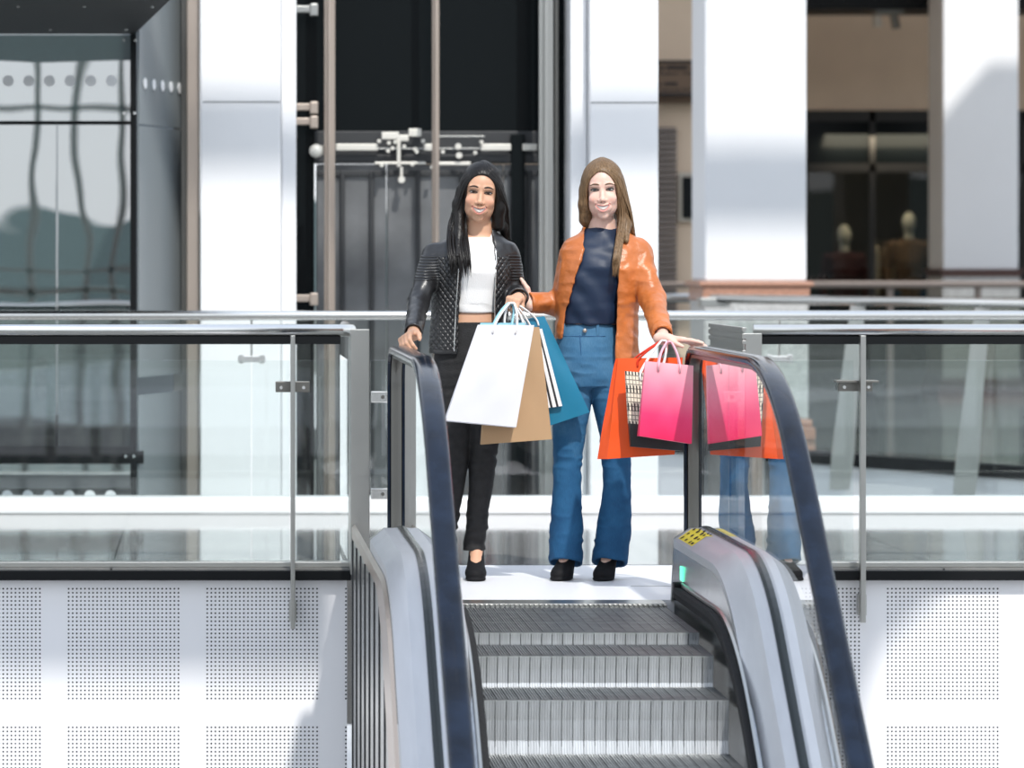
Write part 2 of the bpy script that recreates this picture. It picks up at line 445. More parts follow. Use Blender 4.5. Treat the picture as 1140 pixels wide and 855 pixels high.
# --- small infill panes between corner post and escalator newel
def infill(x0, x1, label, clips, dx):
    g = empty('infill_panel', ((x0 + x1) / 2, 16.3, 0), label, 'glass panel', 'infill panes beside the escalator')
    pane('glass_panel', g, x0, x1, 16.63, .03, az(401, 16.63), M['rail_glass'])
    for px, py in clips:
        c = at(px, py, 16.60)
        b = MB(); b.bbox(c.x - .038, c.x + .038, 16.605, 16.628, c.z - .024, c.z + .024, .003); k = b.build('clip', M['screw'], g)
        b = MB(); b.cyl((c.x + dx, 16.603, c.z), .008, .006); b.build('bolt', M['steel_dark'], k)
infill(xpost + .045, ax(447, 16.63), 'narrow glass infill pane left of the escalator with two steel clips', [(423, 442), (423, 550)], .012)
infill(ax(776, 16.63), xq - .06, 'narrow glass infill pane right of the escalator seen behind its glass side', [(815, 442)], .0)

# --- rear balustrade, along the back of the walkway
YR = 20.42
B = empty('glass_balustrade', (1.5, YR, 0), 'long rear glass balustrade on a white kerb along the back of the walkway', 'balustrade')
b = MB(); b.tube([(-7, YR - .06, az(351, YR)), (9, YR - .06, az(351, YR))], .0255, 16); b.build('handrail', M['steel_tube'], B, smooth=True)
b = MB(); b.bbox(-7, 9, YR - .12, YR + .14, 0, az(553, YR), .012); b.build('kerb', M['white'], B)
xj = [-7, ax(-307, YR), ax(280, YR), ax(867, YR), ax(1454, YR), 9]
for i in range(5):
    pane('glass_panel', B, xj[i] + .004, xj[i + 1] - .004, YR, az(556, YR), az(356, YR), M['rear_glass'])
for x in xj[1:-1]:
    b = MB(); b.bbox(x - .072, x + .072, YR - .03, YR - .002, az(403, YR), az(396, YR), .004)
    for s in (-1, 1): b.bbox(x + s * .055 - .012, x + s * .055 + .012, YR - .036, YR - .002, az(404.5, YR), az(394.5, YR), .003)
    b.build('clip', M['screw'], B)
    b = MB(); b.tube([(x, YR - .02, az(397, YR)), (x, YR - .04, az(353, YR))], .005, 8); b.build('rail_stem', M['steel'], B)

# --- railing of the far gallery with tapered posts leaning out over the void
G = empty('gallery_railing', (4.4, 26.2, 0), 'railing with leaning tapered steel posts along the far gallery edge', 'railing')
def on_edge(X): return 34.78 - 1.94 * X
e0 = Vector((3.62, on_edge(3.62), 1.06)); e1 = Vector((6.15, on_edge(6.15), 1.06))
b = MB(); b.tube([e0, e1, (7.5, 22.0, 1.06), (14, 21.7, 1.06)], .032, 12); b.build('handrail', M['steel_tube'], G, smooth=True)
b = MB(); b.bbox(e0.x - .10, e0.x + .12, e0.y - .1, e0.y + .1, 1.0, 1.07, .01); b.build('rail_end', M['steel'], G)
tang = Vector((1, -1.94, 0)).normalized(); nrm = Vector((-.889, -.458, 0))
for X in (4.41, 5.02, 5.63, 6.2):
    c = Vector((X, on_edge(X), 0))
    rows = []
    for z, lean, w in ((1.03, .00, .055), (.5, .05, .065), (0, .09, .085), (-.22, .11, .075)):
        q = c + nrm * lean + Vector((-.03 * (1.03 - z), 0, z))
        a = Vector((1, 0, 0)) * w * .9; d = Vector((0, 1, 0)) * .012
        rows.append([q - a - d, q + a - d, q + a + d, q - a + d])
    b = MB(); b.rows(rows, True, True); b.build('post', M['steel'], G)
p0 = Vector((3.7, on_edge(3.7), 0))
for a, c in ((3.7, 4.36), (4.46, 4.97), (5.07, 5.58)):
    A = Vector((a, on_edge(a), .05)); C = Vector((c, on_edge(c), .05))
    b = MB(); b.add([A, C, C + Vector((0, 0, .85)), A + Vector((0, 0, .85))], [(0, 1, 2, 3)])
    b.add([v + Vector((.01, .008, 0)) for v in (A, C, C + Vector((0, 0, .85)), A + Vector((0, 0, .85)))], [(3, 2, 1, 0)])
    b.build('glass_panel', M['rear_glass'], G)
# --- left bit of gallery railing seen between the two middle columns
S = empty('gallery_railing', (3.6, 31, 0), 'short steel railing seen between the two middle white columns', 'railing')
b = MB(); b.tube([(2.2, 30.9, az(332, 30)), (ax(786, 30), 29.9, az(332, 30))], .035, 12); b.build('handrail', M['steel_tube'], S, smooth=True)
b = MB()
for X in (3.55, 3.82): b.tube([(X, 30.1, 0), (X, 30.1, az(333, 30))], .018, 8)
b.build('post', M['steel'], S)
# --- bronze railing in front of the shops
K = empty('bronze_railing', (6, 37.2, 0), 'dark bronze railing in front of the clothes shop', 'railing')
b = MB()
z3 = az(317, 37.4)
b.bbox(4.25, 14, 37.3, 37.5, z3 - .03, z3 + .035, .015)
b.build('handrail', M['bronze'], K)
for X in (4.9, 5.75, 6.6, 7.45, 8.3):
    b = MB(); b.bbox(X - .03, X + .03, 37.37, 37.43, 0, z3 - .03, .005); b.build('post', M['bronze'], K)
pane('glass_panel', K, 4.3, 14, 37.4, .06, z3 - .12, M['shop_glass'])
K2 = empty('bronze_railing', (4, 33.2, 0), 'dark railing end with square post left of the granite banded column', 'railing')
z4 = az(317, 33)
b = MB(); b.bbox(2.6, ax(783, 33), 32.95, 33.1, z4 - .03, z4 + .025, .012); b.build('handrail', M['bronze'], K2)
b = MB(); b.bbox(ax(778, 33), ax(789, 33), 32.9, 33.05, 0, z4 + .05, .008); b.build('post', M['black'], K2)

# ------------------------------------------------------------------ lift shaft with landing doors (middle)
YD = 22.75
D = empty('lift_landing_doors', (1.3, YD, -1.5), 'black lift shaft front with grey landing doors and door machinery behind the women', 'lift doors')
x0, x1 = ax(300, YD), ax(668, YD)
b = MB(); b.box(x0, x1, YD, YD + .1, az(146, YD), 5); b.box(x0, ax(350, YD), YD, YD + .1, -1.5, az(146, YD)); b.box(ax(617, YD), x1, YD, YD + .1, -1.5, az(146, YD))
b.build('shaft_panel', M['blackglass'], D)
b = MB(); b.bbox(ax(350, YD), ax(617, YD), YD - .02, YD + .1, az(182, YD), az(146, YD), .006); b.bbox(ax(350, YD), ax(617, YD), YD - .05, YD, az(181, YD), az(172, YD), .005)
b.build('header', M['doordark'], D)
# door leaves with folded ribs
for xa, xb in ((352, 430), (431, 484), (486, 560), (561, 604)):
    b = MB(); b.bbox(ax(xa, YD), ax(xb, YD), YD - .005, YD + .06, -1.4, az(183, YD), .008)
    d = b.build('door_leaf', M['doorgrey'], D)
    b = MB()
    n = 2 if xb - xa > 60 else 1
    for k in range(n):
        px = xa + (xb - xa) * (k + .9) / (n + .4)
        b.bbox(ax(px - 2.5, YD), ax(px + 2.5, YD), YD - .045, YD, -1.4, az(190, YD), .005)
    b.bbox(ax(xa, YD), ax(xb, YD), YD - .03, YD, az(196, YD), az(190, YD), .004)
    b.build('rib', M['doordark'], d)
b = MB(); b.bbox(ax(568, YD), ax(583, YD), YD - .09, YD - .02, -1.4, az(150, YD), .004); b.build('shadow_strip', M['blackglass'], D)  # black strip stands in for the shadow band down the doors
# guide rails
for px, w, mm in ((367, 6.0, 'brownsteel'), (485, 4.0, 'brownsteel'), (608, 8.0, 'steel')):
    b = MB(); yy = 22.35
    b.bbox(ax(px - w, yy), ax(px + w, yy), yy, yy + .03, -3, 5, .004); b.bbox(ax(px - w * .35, yy), ax(px + w * .35, yy), yy - .06, yy, -3, 5, .004)
    b.build('guide_rail', M[mm], D)
b = MB(); b.bbox(ax(617, 22.4), ax(622, 22.4), 22.4, 22.46, -3, 5, .004); b.build('guide_rail', M['steel_dark'], D)
# door machine
ym = YD - .12
def mbx(b, xa, xb, ya, yb, d=.03): b.bbox(ax(xa, ym), ax(xb, ym), ym, ym + d, az(yb, ym), az(ya, ym), .005)
for xa, xb in ((374, 421), (472, 484), (535, 569), (582, 598)):
    b = MB(); mbx(b, xa, xb, 160, 167.5); b.build('rail_bar', M['machine'], D)
b = MB(); mbx(b, 425, 444, 147, 155); mbx(b, 455, 469, 143, 152); mbx(b, 444, 455, 150, 157); b.build('drive_unit', M['machine'], D)
b = MB(); mbx(b, 442, 446, 150, 186, .04); b.cyl(at(447, 200, ym), .02, .05); mbx(b, 445.5, 448.5, 186, 200, .03); b.build('coupler_arm', M['machine'], D)
b = MB(); mbx(b, 417, 474, 180, 183); mbx(b, 486, 524, 180, 184); b.build('lower_rail', M['machine'], D)
b = MB(); mbx(b, 421, 484, 164.8, 166.2); mbx(b, 486, 535, 164.5, 166); mbx(b, 486, 540, 151, 152.5); b.build('belt', M['steel'], D)
for px, py in ((422, 157), (471, 157), (432, 168), (437, 165), (462, 166), (464, 169), (433, 159), (440, 158), (450, 163), (493, 169), (511, 173), (529, 170), (536, 158), (510, 163), (459, 183), (425, 184), (481, 186)):
    b = MB(); b.cyl(at(px, py, ym - .01), .011 if px not in (511, 510) else .018, .03); b.build('roller', M['machine'], D)
# hinge hardware at the left edge of the shaft
for py in (10, 119, 135, 332):
    yy = 22.3
    b = MB(); b.bbox(ax(329, yy), ax(350, yy), yy, yy + .05, az(py + 4, yy), az(py - 4, yy), .006); b.bbox(ax(345, yy), ax(354, yy), yy - .03, yy + .05, az(py + 8, yy), az(py - 6, yy), .008)
    b.build('shaft_bracket', M['brownsteel'] if py > 50 else M['steel'], D)
b = MB(); b.tube([at(354, 172, 22.35), at(354, 162, 22.35)], .03, 10); b.sphere(at(352, 168, 22.3), .04, 8); b.build('limit_roller', M['machine'], D)
# frame posts seen lower down
b = MB()
for px in (356, 381, 394): b.bbox(ax(px - 2, 22.5), ax(px + 2, 22.5), 22.5, 22.55, -1.5, az(420, 22.5), .004)
b.build('frame_post', M['steel'], D)

# ------------------------------------------------------------------ glass lift (left)
YL = 21.55
T = empty('glass_lift', (-2, YL, -3), 'glass lift shaft with black canopy and a row of frosted dots at far left', 'lift')
b = MB(); b.prism([(-6, 18.7), (ax(190, 18.75), 18.7), (ax(150, YL), YL), (-6, YL)], az(38, YL), az(38, YL) + .16); can = b.build('canopy', M['black'], T)
for px, py, yy in ((20, 8, 19.2), (94, 8, 19.2), (169, 8, 19.2), (56, 33, 21.1), (140, 33, 21.1)):
    b = MB(); c = at(px, py, yy); b.cyl((c.x, c.y, az(38, YL) - .003), .010, .008, 2); b.build('stud', M['screw'], can)
xc = ax(146, YL)
for za, zb in ((az(135, YL), az(38, YL) - .005), (az(497, YL), az(138.5, YL)), (-1.6, az(516, YL))):
    for xa, xb in ((-6, ax(63.5, YL) - .006), (ax(63.5, YL) + .006, xc)) if zb < 2.2 and za > 0 else ((-6, xc),):
        b = MB(); b.bbox(xa, xb, YL, YL + .012, za, zb, .002); b.build('glass_panel', M['lift_glass'], T)
b = MB(); b.box(-6, xc, YL - .01, YL + .02, az(138.5, YL), az(135, YL)); b.box(-6, ax(160, YL), YL - .02, YL + .03, az(516, YL), az(502, YL)); b.box(-6, xc, YL - .012, YL + .02, az(502, YL), az(497, YL))
b.bbox(ax(145, YL), ax(152, YL), YL - .015, YL + .03, -1.6, az(36, YL), .003)
b.build('frame', M['black'], T)
# angled side panes
A = Vector((ax(153, YL), YL, 0)); Cc = Vector((ax(201, 22.3), 22.3, 0))
for za, zb in ((az(138, YL), 3.4), (az(420, YL), az(140, YL)), (-1.6, az(440, YL))):
    b = MB(); n2 = Vector((.01, -.006, 0))
    b.rows([[A + Vector((0, 0, za)), Cc + Vector((0, 0, za)), Cc + n2 + Vector((0, 0, za)), A + n2 + Vector((0, 0, za))], [A + Vector((0, 0, zb)), Cc + Vector((0, 0, zb)), Cc + n2 + Vector((0, 0, zb)), A + n2 + Vector((0, 0, zb))]], True, True)
    b.build('side_panel', M['lift_side'], T)
b = MB(); b.bbox(ax(193, 22.28), ax(208, 22.28), 22.28, 22.34, -3, 5, .004); b.build('dark_post', M['steel_dark'], T)
b = MB(); b.bbox(ax(207.5, 22.1), ax(222.5, 22.1), 22.1, 22.3, -3, 5, .01); b.build('steel_post', M['brownsteel'], T)
# frosted dots
for px in (-14, 9, 32, 55, 78, 101, 124):
    b = MB(); b.cyl(at(px, 90, YL - .004), .031, .004); b.build('dot', M['dot'], T)
for px in (-16, 8, 31, 54, 77, 100, 123):
    b = MB(); b.cyl(at(px, 552, YL - .004), .031, .004); b.build('dot', M['dot'], T)
for k in range(5):
    q = A.lerp(Cc, .12 + .2 * k) + Vector((0, 0, az(92, YL))) + Vector((.012, -.010, 0))
    d = (Cc - A).normalized(); nn = Vector((d.y, -d.x, 0))
    b = MB(); b.tube([q, q + nn * .004], .031, 16); b.build('dot', M['dot'], T)
for px, py in ((138, 45), (151, 45), (138, 126), (150, 126), (140, 508), (149, 508)):
    b = MB(); b.cyl(at(px, py, YL - .018), .008, .008); b.build('screw', M['screw'], T)
# inside of the lift: back wall, cabin rails
b = MB(); b.box(-6, -.2, 23.6, 23.7, -3, 5); b.build('back_wall', M['liftwall'], T)
for py in (322, 345, 376):
    b = MB(); b.tube([(-6, 22.6, az(py, 22.6)), (ax(140, 22.6), 22.6, az(py, 22.6))], .025, 10); b.build('cabin_rail', M['machine'], T, smooth=True)
b = MB(); b.bbox(ax(66, 22.6), ax(146, 22.6), 22.6, 22.64, az(446, 22.6), az(394, 22.6), .005); b.bbox(ax(40, 22.6), ax(52, 22.6), 22.6, 22.64, az(446, 22.6), az(398, 22.6), .005)
b.build('reflection_panel', M['white'], T)  # added pale panels stand in for bright reflections in the glass
b = MB(); b.bbox(-6, ax(140, 22.6), 22.3, 23.5, az(500, 22.4), az(470, 22.4), .01); b.build('cabin_floor', M['black'], T)

# ------------------------------------------------------------------ shop side
YS = 42.0
W = empty('shop_front', (8, YS, 0), 'dark clothes shop window between the two right-hand columns', 'shop window')
zt = az(123, YS)
b = MB()
b.box(4.42, 14, YS - .03, YS + .08, zt - .12, zt); b.box(4.42, 14, YS - .03, YS + .08, az(192, YS), az(182, YS)); b.box(4.42, 14, YS - .03, YS + .05, 0, .12)
for px in (896, 971, 1046, 1140): b.box(ax(px - 3, YS), ax(px + 3, YS), YS - .03, YS + .08, 0, zt)
b.build('frame', M['shopdark'], W)
for pa, pb in ((780, 893), (899, 968), (974, 1043), (1049, 1137)):
    b = MB(); b.bbox(ax(pa, YS), ax(pb, YS), YS, YS + .012, .12, az(192, YS), .002); b.build('glass_panel', M['shop_glass'], W)
    b = MB(); b.bbox(ax(pa, YS), ax(pb, YS), YS, YS + .012, az(182, YS), zt - .12, .002); b.build('transom_panel', M['blackglass'], W)
b = MB(); b.box(4.42, 14, 45.6, 45.7, 0, 5); b.box(4.42, 14, YS + .1, 45.7, 3.1, 3.2); b.box(13.8, 14, YS, 45.6, 0, 5); b.build('interior', M['shopdark'], W)
# gallery wall details between the two middle columns
YW = 33.58
sg = empty('hanging_sign', (ax(755, YW - .4), YW - .4, az(90, YW)), 'brown sign board with two lines of dark lettering between the middle columns', 'sign')
ys = YW - .4
b = MB(); b.bbox(ax(690, ys), ax(782, ys), ys, ys + .08, az(106, ys), az(68, ys), .005); b.build('board', M['signbrown'], sg)
b = MB(); b.box(ax(690, ys), ax(782, ys), ys - .01, ys, az(70, ys), az(67, ys)); b.box(ax(690, ys), ax(782, ys), ys - .01, ys, az(107, ys), az(103.5, ys)); b.build('edge', M['signink'], sg)
def scribble(b, pxs, py, h, yy):
    "a word too blurred in the photo to read: uneven dark letter blocks"
    x, xe = pxs
    while x < xe:
        w = random.uniform(1.4, 2.4); hh = h * random.choice((1, 1, .75, .72, 1.15))
        b.box(ax(x, yy), ax(min(x + w, xe), yy), yy - .006, yy - .001, az(py + h / 2, yy), az(py + h / 2 - hh, yy))
        x += w + .5
for rng_, py, h in (((742, 765), 75.5, 4), ((734, 739), 76, 3.5), ((740, 754), 93.5, 3.5), ((733, 737), 94, 3), ((733, 755), 82, 1.8), ((760, 778), 81.5, 1.8), ((735, 757), 100, 1.8), ((760, 779), 99, 1.8)):
    b = MB(); scribble(b, rng_, py, h, ys); b.build('lettering', M['signink'], sg)
b = MB(); b.bbox(ax(690, YW), ax(783, YW), YW - .25, YW, az(116, YW), az(107.5, YW), .01); b.build('trim_4', M['signbrown'], loc=(3.9, YW, 2.6))['kind'] = 'structure'
sh = empty('roller_shutter', (ax(742, YW), YW, 0), 'dark slatted roller shutter between the middle columns', 'shutter')
b = MB(); z = 0
while z < az(146, YW):
    b.bbox(ax(725, YW), ax(753, YW), YW - .05, YW - .01, z, z + .045, .012); z += .05
b.build('slats', M['bronze'], sh)
wf = empty('wall_display', (ax(770, YW), YW, az(220, YW)), 'small black framed display on the pale wall left of the granite banded column', 'display')
b = MB(); b.bbox(ax(755, YW), ax(786, YW), YW - .04, YW - .005, az(247, YW), az(192, YW), .008); b.build('frame', M['beigecol'], wf)
b = MB(); b.bbox(ax(759, YW), ax(782, YW), YW - .06, YW - .04, az(243, YW), az(197, YW), .004); b.build('screen', M['black'], wf)
# ceiling spotlight
yq = 39.9
sp = empty('ceiling_spotlight', at(988, 0, yq), 'grey track spotlight under the ceiling above the clothes shop', 'spotlight')
b = MB(); b.bbox(ax(970, yq), ax(1005, yq), yq - .2, yq, az(17, yq), az(1, yq), .03); b.build('housing', M['steel_dark'], sp)
b = MB(); b.tube([at(994, 12, yq - .15), at(998, 32, yq - .15)], .045, 12); b.build('lamp_head', M['steel_dark'], sp)
b = MB(); b.tube([at(976, 17, yq - .15), at(977, 30, yq - .15)], .05, 12); b.build('lamp_head', M['beigecol'], sp)
b = MB(); b.bbox(ax(983, yq), ax(1003, yq), yq - .22, yq - .19, az(12, yq), az(7.5, yq), .005); b.build('lens', mat('spot_lens', (.9, .7, .45), .3, emit=((1, .8, .5), 1.0)), sp)
# ================================================================== ESCALATOR
XE, TAN, ANG = 1.351, math.tan(math.radians(35)), math.radians(35)
def zc(Y, z0, knee, R):
    t = R * math.tan(ANG / 2); s0 = knee + t
    if Y >= s0: return z0
    if Y > s0 - R * math.sin(ANG): return z0 - (R - math.sqrt(R * R - (s0 - Y) ** 2))
    return z0 - TAN * (knee - Y)
STN = [15.07, 14.6, 14.3] + [14.2 - .06 * k for k in range(36)] + [11.7, 11.2, 10.4, 9.6, 8.8]
E = empty('escalator', (XE, 14.9, 0), 'escalator with black handrails and glass sides rising to the walkway', 'escalator')
KN = (0, 13.16, 2.6)

# steps: ribbed tread and ribbed riser, swept comb profile
def comb_profile(x0, x1, pitch, depth):
    n = int(round((x1 - x0) / pitch)); p = (x1 - x0) / n; out = []
    for k in range(n):
        a = x0 + k * p; w = .62 if (k % 4) else .40
        out += [(a, 1), (a + p * w, 1), (a + p * (w + .06), 0), (a + p * .94, 0)]
    out.append((x1, 1))
    return out
def step_mesh(z, znext):
    prof = comb_profile(-.415, .415, .0094, .009)
    b = MB()
    b.cur = 1
    rows = []
    for y, dz, dy in ((.405, 0, 0), (.20, 0, 0), (.004, 0, 0)):
        rows.append([(x, y, z - (0 if h else .010)) for x, h in prof])
    b.rows(rows)
    b.cur = 0
    rows = []; H = max(.06, min(.30, z - znext + .05))
    for f in (0, .04, .3, .6, 1):
        bow = .018 * math.sin(PI * min(1, f)) * min(1, H / .2)
        rows.append([(x, (0 if h else .007) + bow, z - .001 - f * H) for x, h in prof])
    b.rows(rows)
    b.cur = 2
    for k in range(1, 22):
        x = -.415 + .83 * k / 22
        b.rows([[(x - .0011, -.0006 + (.018 * math.sin(PI * f) * min(1, H / .2)), z - .004 - f * H), (x + .0011, -.0006 + (.018 * math.sin(PI * f) * min(1, H / .2)), z - .004 - f * H)] for f in (0, .04, .3, .6, .98)])
    b.cur = 0
    b.box(-.415, .415, .022, .40, z - .05, z - .012)
    b.v = [(x + XE, y, zz) for x, y, zz in b.v]
    return b
noses = [13.9 + .4 * 2 - .4 * k for k in range(15)]
for k, yn in enumerate(noses):
    z = zc(yn, *KN); zn = zc(yn - .4, *KN)
    b = step_mesh(z - .008, zn - .008); b.v = [(x, y + yn, zz) for x, y, zz in b.v]
    me_o = b.build('step', [M['step'], M['tread'], M['gasket']], E)

# comb plate and landing plate
b = MB(); prof = comb_profile(XE - .42, XE + .42, .0188, .01)
b.bbox(XE - .42, XE + .42, 14.93, 15.10, -.02, .004, .002)
n = 44
for k in range(n):
    x = XE - .42 + .84 * (k + .3) / n
    b.box(x, x + .84 / n * .5, 14.885, 14.94, -.012, .001)
b.build('comb_plate', M['steel'], E)
b = MB(); b.bbox(XE - .62, XE + .72, 15.10, YF + .12, -.05, .004, .002); b.build('landing_plate', M['plate'], E)
b = MB(); b.box(XE - .62, XE + .72, YF + .121, YF + .135, -.03, .005); b.build('joint_strip', M['black'], E)
b = MB(); b.bbox(1.72, 1.98, 15.72, 15.735, .004, .0048, .0001); b.build('plate_seam', M['steel_dark'], E)

GX = .594
DI = (.245, 13.55, 1.3); DC = (.285, 13.45, 1.3); DO = (.245, 13.45, 1.3)
def side(s):
    X = lambda h: XE + s * h
    nm = ''
    # inner skirt face
    bz = (.062, 13.28, 1.6)
    rows = [[(X(.457), y, zc(y, *bz)), (X(.468), y, zc(y, *DI) - .012), (X(.48), y, zc(y, *DI) - .012), (X(.48), y, zc(y, *bz))] for y in STN]
    b = MB(); b.rows(rows, True, True); b.build('skirt_panel', M['skirt'], E)
    rows = [[(X(.446), y, zc(y, -.35, 13.16, 2.0)), (X(.446), y, zc(y, *bz) - .002), (X(.48), y, zc(y, *bz) - .002), (X(.48), y, zc(y, -.35, 13.16, 2.0))] for y in [14.9] + STN[1:]]
    b = MB(); b.rows(rows, True, True); b.build('skirt_shade', M['gasket'], E)  # black put into the lower skirt for the shade below the brush
    # inner deck
    rows = [[(X(.464), y, zc(y, *DI) - .035), (X(.464), y, zc(y, *DI) - .006), (X(.470), y, zc(y, *DI)), (X(.53), y, zc(y, *DC)), (X(.575), y, zc(y, *DC) + .003), (X(.575), y, zc(y, *DC) - .06)] for y in STN]
    b = MB(); b.rows(rows, True, True); b.build('inner_deck', M['deck'], E, angle=30)
    # outer deck
    rows = [[(X(.613), y, zc(y, *DC) - .06), (X(.613), y, zc(y, *DC) + .003), (X(.665), y, zc(y, *DC)), (X(.714), y, zc(y, *DO)), (X(.72), y, zc(y, *DO) - .008), (X(.72), y, zc(y, *DO) - .05)] for y in STN]
    b = MB(); b.rows(rows, True, True); b.build('outer_deck', M['deck'], E, angle=30)
    # gasket channel that holds the glass
    rows = [[(X(.573), y, zc(y, *DC) - .05), (X(.573), y, zc(y, *DC) + .008), (X(.585), y, zc(y, *DC) + .010), (X(.603), y, zc(y, *DC) + .010), (X(.615), y, zc(y, *DC) + .008), (X(.615), y, zc(y, *DC) - .05)] for y in STN]
    b = MB(); b.rows(rows, True, True); b.build('glass_gasket', M['gasket'], E)
    # end block
    b = MB(); b.prism([(X(.455), 0), (X(.468), .245), (X(.53), .285), (X(.665), .285), (X(.72), .245), (X(.72), 0)], 15.07, 15.10, 1); b.build('deck_end', M['steel'], E)
    # outer side panel: bright band then vertical cladding panels with dark joints
    rows = [[(X(.722), y, zc(y, *DO) - .045), (X(.736), y, zc(y, *DO) - .060), (X(.736), y, zc(y, .14, 13.95, 1.3)), (X(.722), y, zc(y, .14, 13.95, 1.3))] for y in [16.57, 15.8] + STN]
    b = MB(); b.rows(rows, True, True); b.build('side_band', M['brownsteel'], E)  # warm tint stands in for brown reflections on plain stainless steel
    b = MB()
    ys = [16.57 - .43 * k for k in range(17)]
    for ya, yb in zip(ys, ys[1:]):
        yy = [ya, (ya + yb) / 2, yb + .02]
        rows = [[(X(.71), y, min(-3.6, zc(y, .14, 13.95, 1.3) - 1)), (X(.73), y, min(-3.6, zc(y, .14, 13.95, 1.3) - 1)), (X(.73), y, zc(y, .13, 13.95, 1.3)), (X(.71), y, zc(y, .13, 13.95, 1.3))] for y in yy]
        b.rows(rows, True, True)
    b.build('cladding', M['steel'], E)
    for ya in ys[:-1]:
        zt_ = zc(ya, .13, 13.95, 1.3)
        b = MB(); b.bbox(*sorted((X(.72), X(.7362))), ya - .03, ya, min(-3.6, zt_ - 1), zt_, .001); b.build('cladding_rib', M['doordark'], E)
    b = MB(); rows = [[(X(.700), y, zc(y, -.9, 13.6, 1.3)), (X(.708), y, zc(y, -.9, 13.6, 1.3)), (X(.708), y, zc(y, .1, 13.95, 1.3)), (X(.700), y, zc(y, .1, 13.95, 1.3))] for y in [16.57, 15.8] + STN]
    b.rows(rows, True, True); b.build('cladding_backing', M['black'], E)
    # brush along the skirt
    bst = [14.76] + [y for y in STN if y < 14.7]
    rows = [[(X(.458), y, zc(y, *bz) - .016), (X(.428), y, zc(y, *bz) - .024), (X(.424), y, zc(y, *bz)), (X(.428), y, zc(y, *bz) + .020), (X(.460), y, zc(y, *bz) + .016)] for y in bst]
    b = MB(); b.rows(rows, True, True); b.build('skirt_brush', M['brush'], E)
    rows = [[(X(.462), y, zc(y, *bz) + .016), (X(.452), y, zc(y, *bz) + .020), (X(.452), y, zc(y, *bz) + .034), (X(.462), y, zc(y, *bz) + .038)] for y in bst]
    b = MB(); b.rows(rows, True, True); b.build('brush_rail', M['steel'], E)
    # glass
    HR = (.955, 13.17, 1.75); NE, NQ = 15.46, .13     # newel end, corner radius
    def gtop(y):
        if y > NE - NQ: return .955 - NQ + math.sqrt(max(0, NQ ** 2 - (y - NE + NQ) ** 2))
        return zc(y, *HR)
    def gbot(y):
        return .16 if y > 15.1 else zc(y, *DC) - .02
    cuts = [15.455, 14.40, 12.0, 9.4]
    for ya, yb in zip(cuts, cuts[1:]):
        st = sorted(set([ya - .002, yb + .002] + [y for y in STN if yb + .002 < y < ya - .002] + ([15.45, 15.44, 15.42, 15.39, 15.35, 15.33, 15.11, 15.09] if ya > 15 else [])), reverse=True)
        rows = [[(X(GX) - .005, y, gbot(y)), (X(GX) + .005, y, gbot(y)), (X(GX) + .005, y, gtop(y)), (X(GX) - .005, y, gtop(y))] for y in st]
        b = MB(); b.rows(rows, True, True); b.build('glass_panel', M['glass'], E)
    # handrail path (outer surface) with newel bend
    path = [(15.03, .10), (NE - .10, .102), (NE - .03, .115), (NE + .01, .15), (NE + .02, .20), (NE + .02, .40), (NE + .02, .60), (NE + .02, .80)]
    for k in range(13):
        a = PI / 2 * k / 12
        path.append((NE - NQ + (NQ + .02) * math.cos(a), .955 - NQ + (NQ + .02) * math.sin(a)))
    path += [(y, zc(y, .975, 13.17, 1.75)) for y in [15.1, 14.9, 14.6, 14.2] + [14.0 - .07 * k for k in range(24)] + [12, 11.4, 10.8, 10.2, 9.6, 9.0]]
    def sweep(name, prof, m, off=0, ang=40):
        rows = []
        for i, p in enumerate(path):
            a = Vector(path[max(i - 1, 0)]); c = Vector(path[min(i + 1, len(path) - 1)])
            t = (c - a).normalized(); n = Vector((t.y, -t.x))           # outward normal (y,z) for this direction of travel
            rows.append([(X(GX) + px, p[0] + n.x * (q + off), p[1] + n.y * (q + off)) for px, q in prof])
        b = MB(); b.rows(rows, True, True); return b.build(name, m, E, angle=ang)
    w = .040
    # n points to the left of travel; check the sign on the flat top
    i = 25; t = (Vector(path[i + 1]) - Vector(path[i - 1])).normalized(); sg = 1 if Vector((t.y, -t.x)).y > 0 else -1
    pr = [(-w, -.012), (-w, .004), (-w + .005, .012), (-w + .014, .016), (0, .0175), (w - .014, .016), (w - .005, .012), (w, .004), (w, -.012), (w - .010, -.018), (w - .012, -.010), (-w + .012, -.010), (-w + .010, -.018)]
    sweep('handrail', [(a, q * sg) for a, q in pr], M['rubber'])
    pg = [(-.026, -.030), (-.026, -.011), (.026, -.011), (.026, -.030), (.012, -.034), (-.012, -.034)]
    sweep('handrail_guide', [(a, q * sg) for a, q in pg], M['steel_dark'])
for s in (-1, 1): side(s)

# warning sticker on the right inner deck, with small dark pictograms
def deckpt(f, y): # f 0..1 across the sloped inner deck
    h = .472 + f * .056
    return Vector((XE + h, y, .245 + f * .04 + .0015))
def deckpt2(f, y):
    h = .472 + f * .098
    z = .245 + (min(f, .59) / .59) * .04
    return Vector((XE + h, y, z + .0018))
b = MB(); rows = [[deckpt2(f, y) for f in (.04, .30, .59, .96)] for y in (15.02, 14.8, 14.60)]; b.rows(rows)
stk = b.build('warning_sticker', mat('sticker_yellow', (.72, .56, .03), .5), E); stk['label'] = 'yellow warning sticker'
for r_, y in enumerate((14.96, 14.84, 14.72, 14.65)):
    for c in range(4):
        f = .13 + c * .23; q = deckpt2(f, y) + Vector((0, 0, .002))
        n = 6; w = random.uniform(.006, .010); d = random.uniform(.014, .028)
        b = MB(); b.add([q + Vector((math.cos(2 * PI * k / n) * w, math.sin(2 * PI * k / n) * d, math.cos(2 * PI * k / n) * w * .6)) for k in range(n)], [tuple(range(n))]); b.build('pictogram', M['black'], stk)
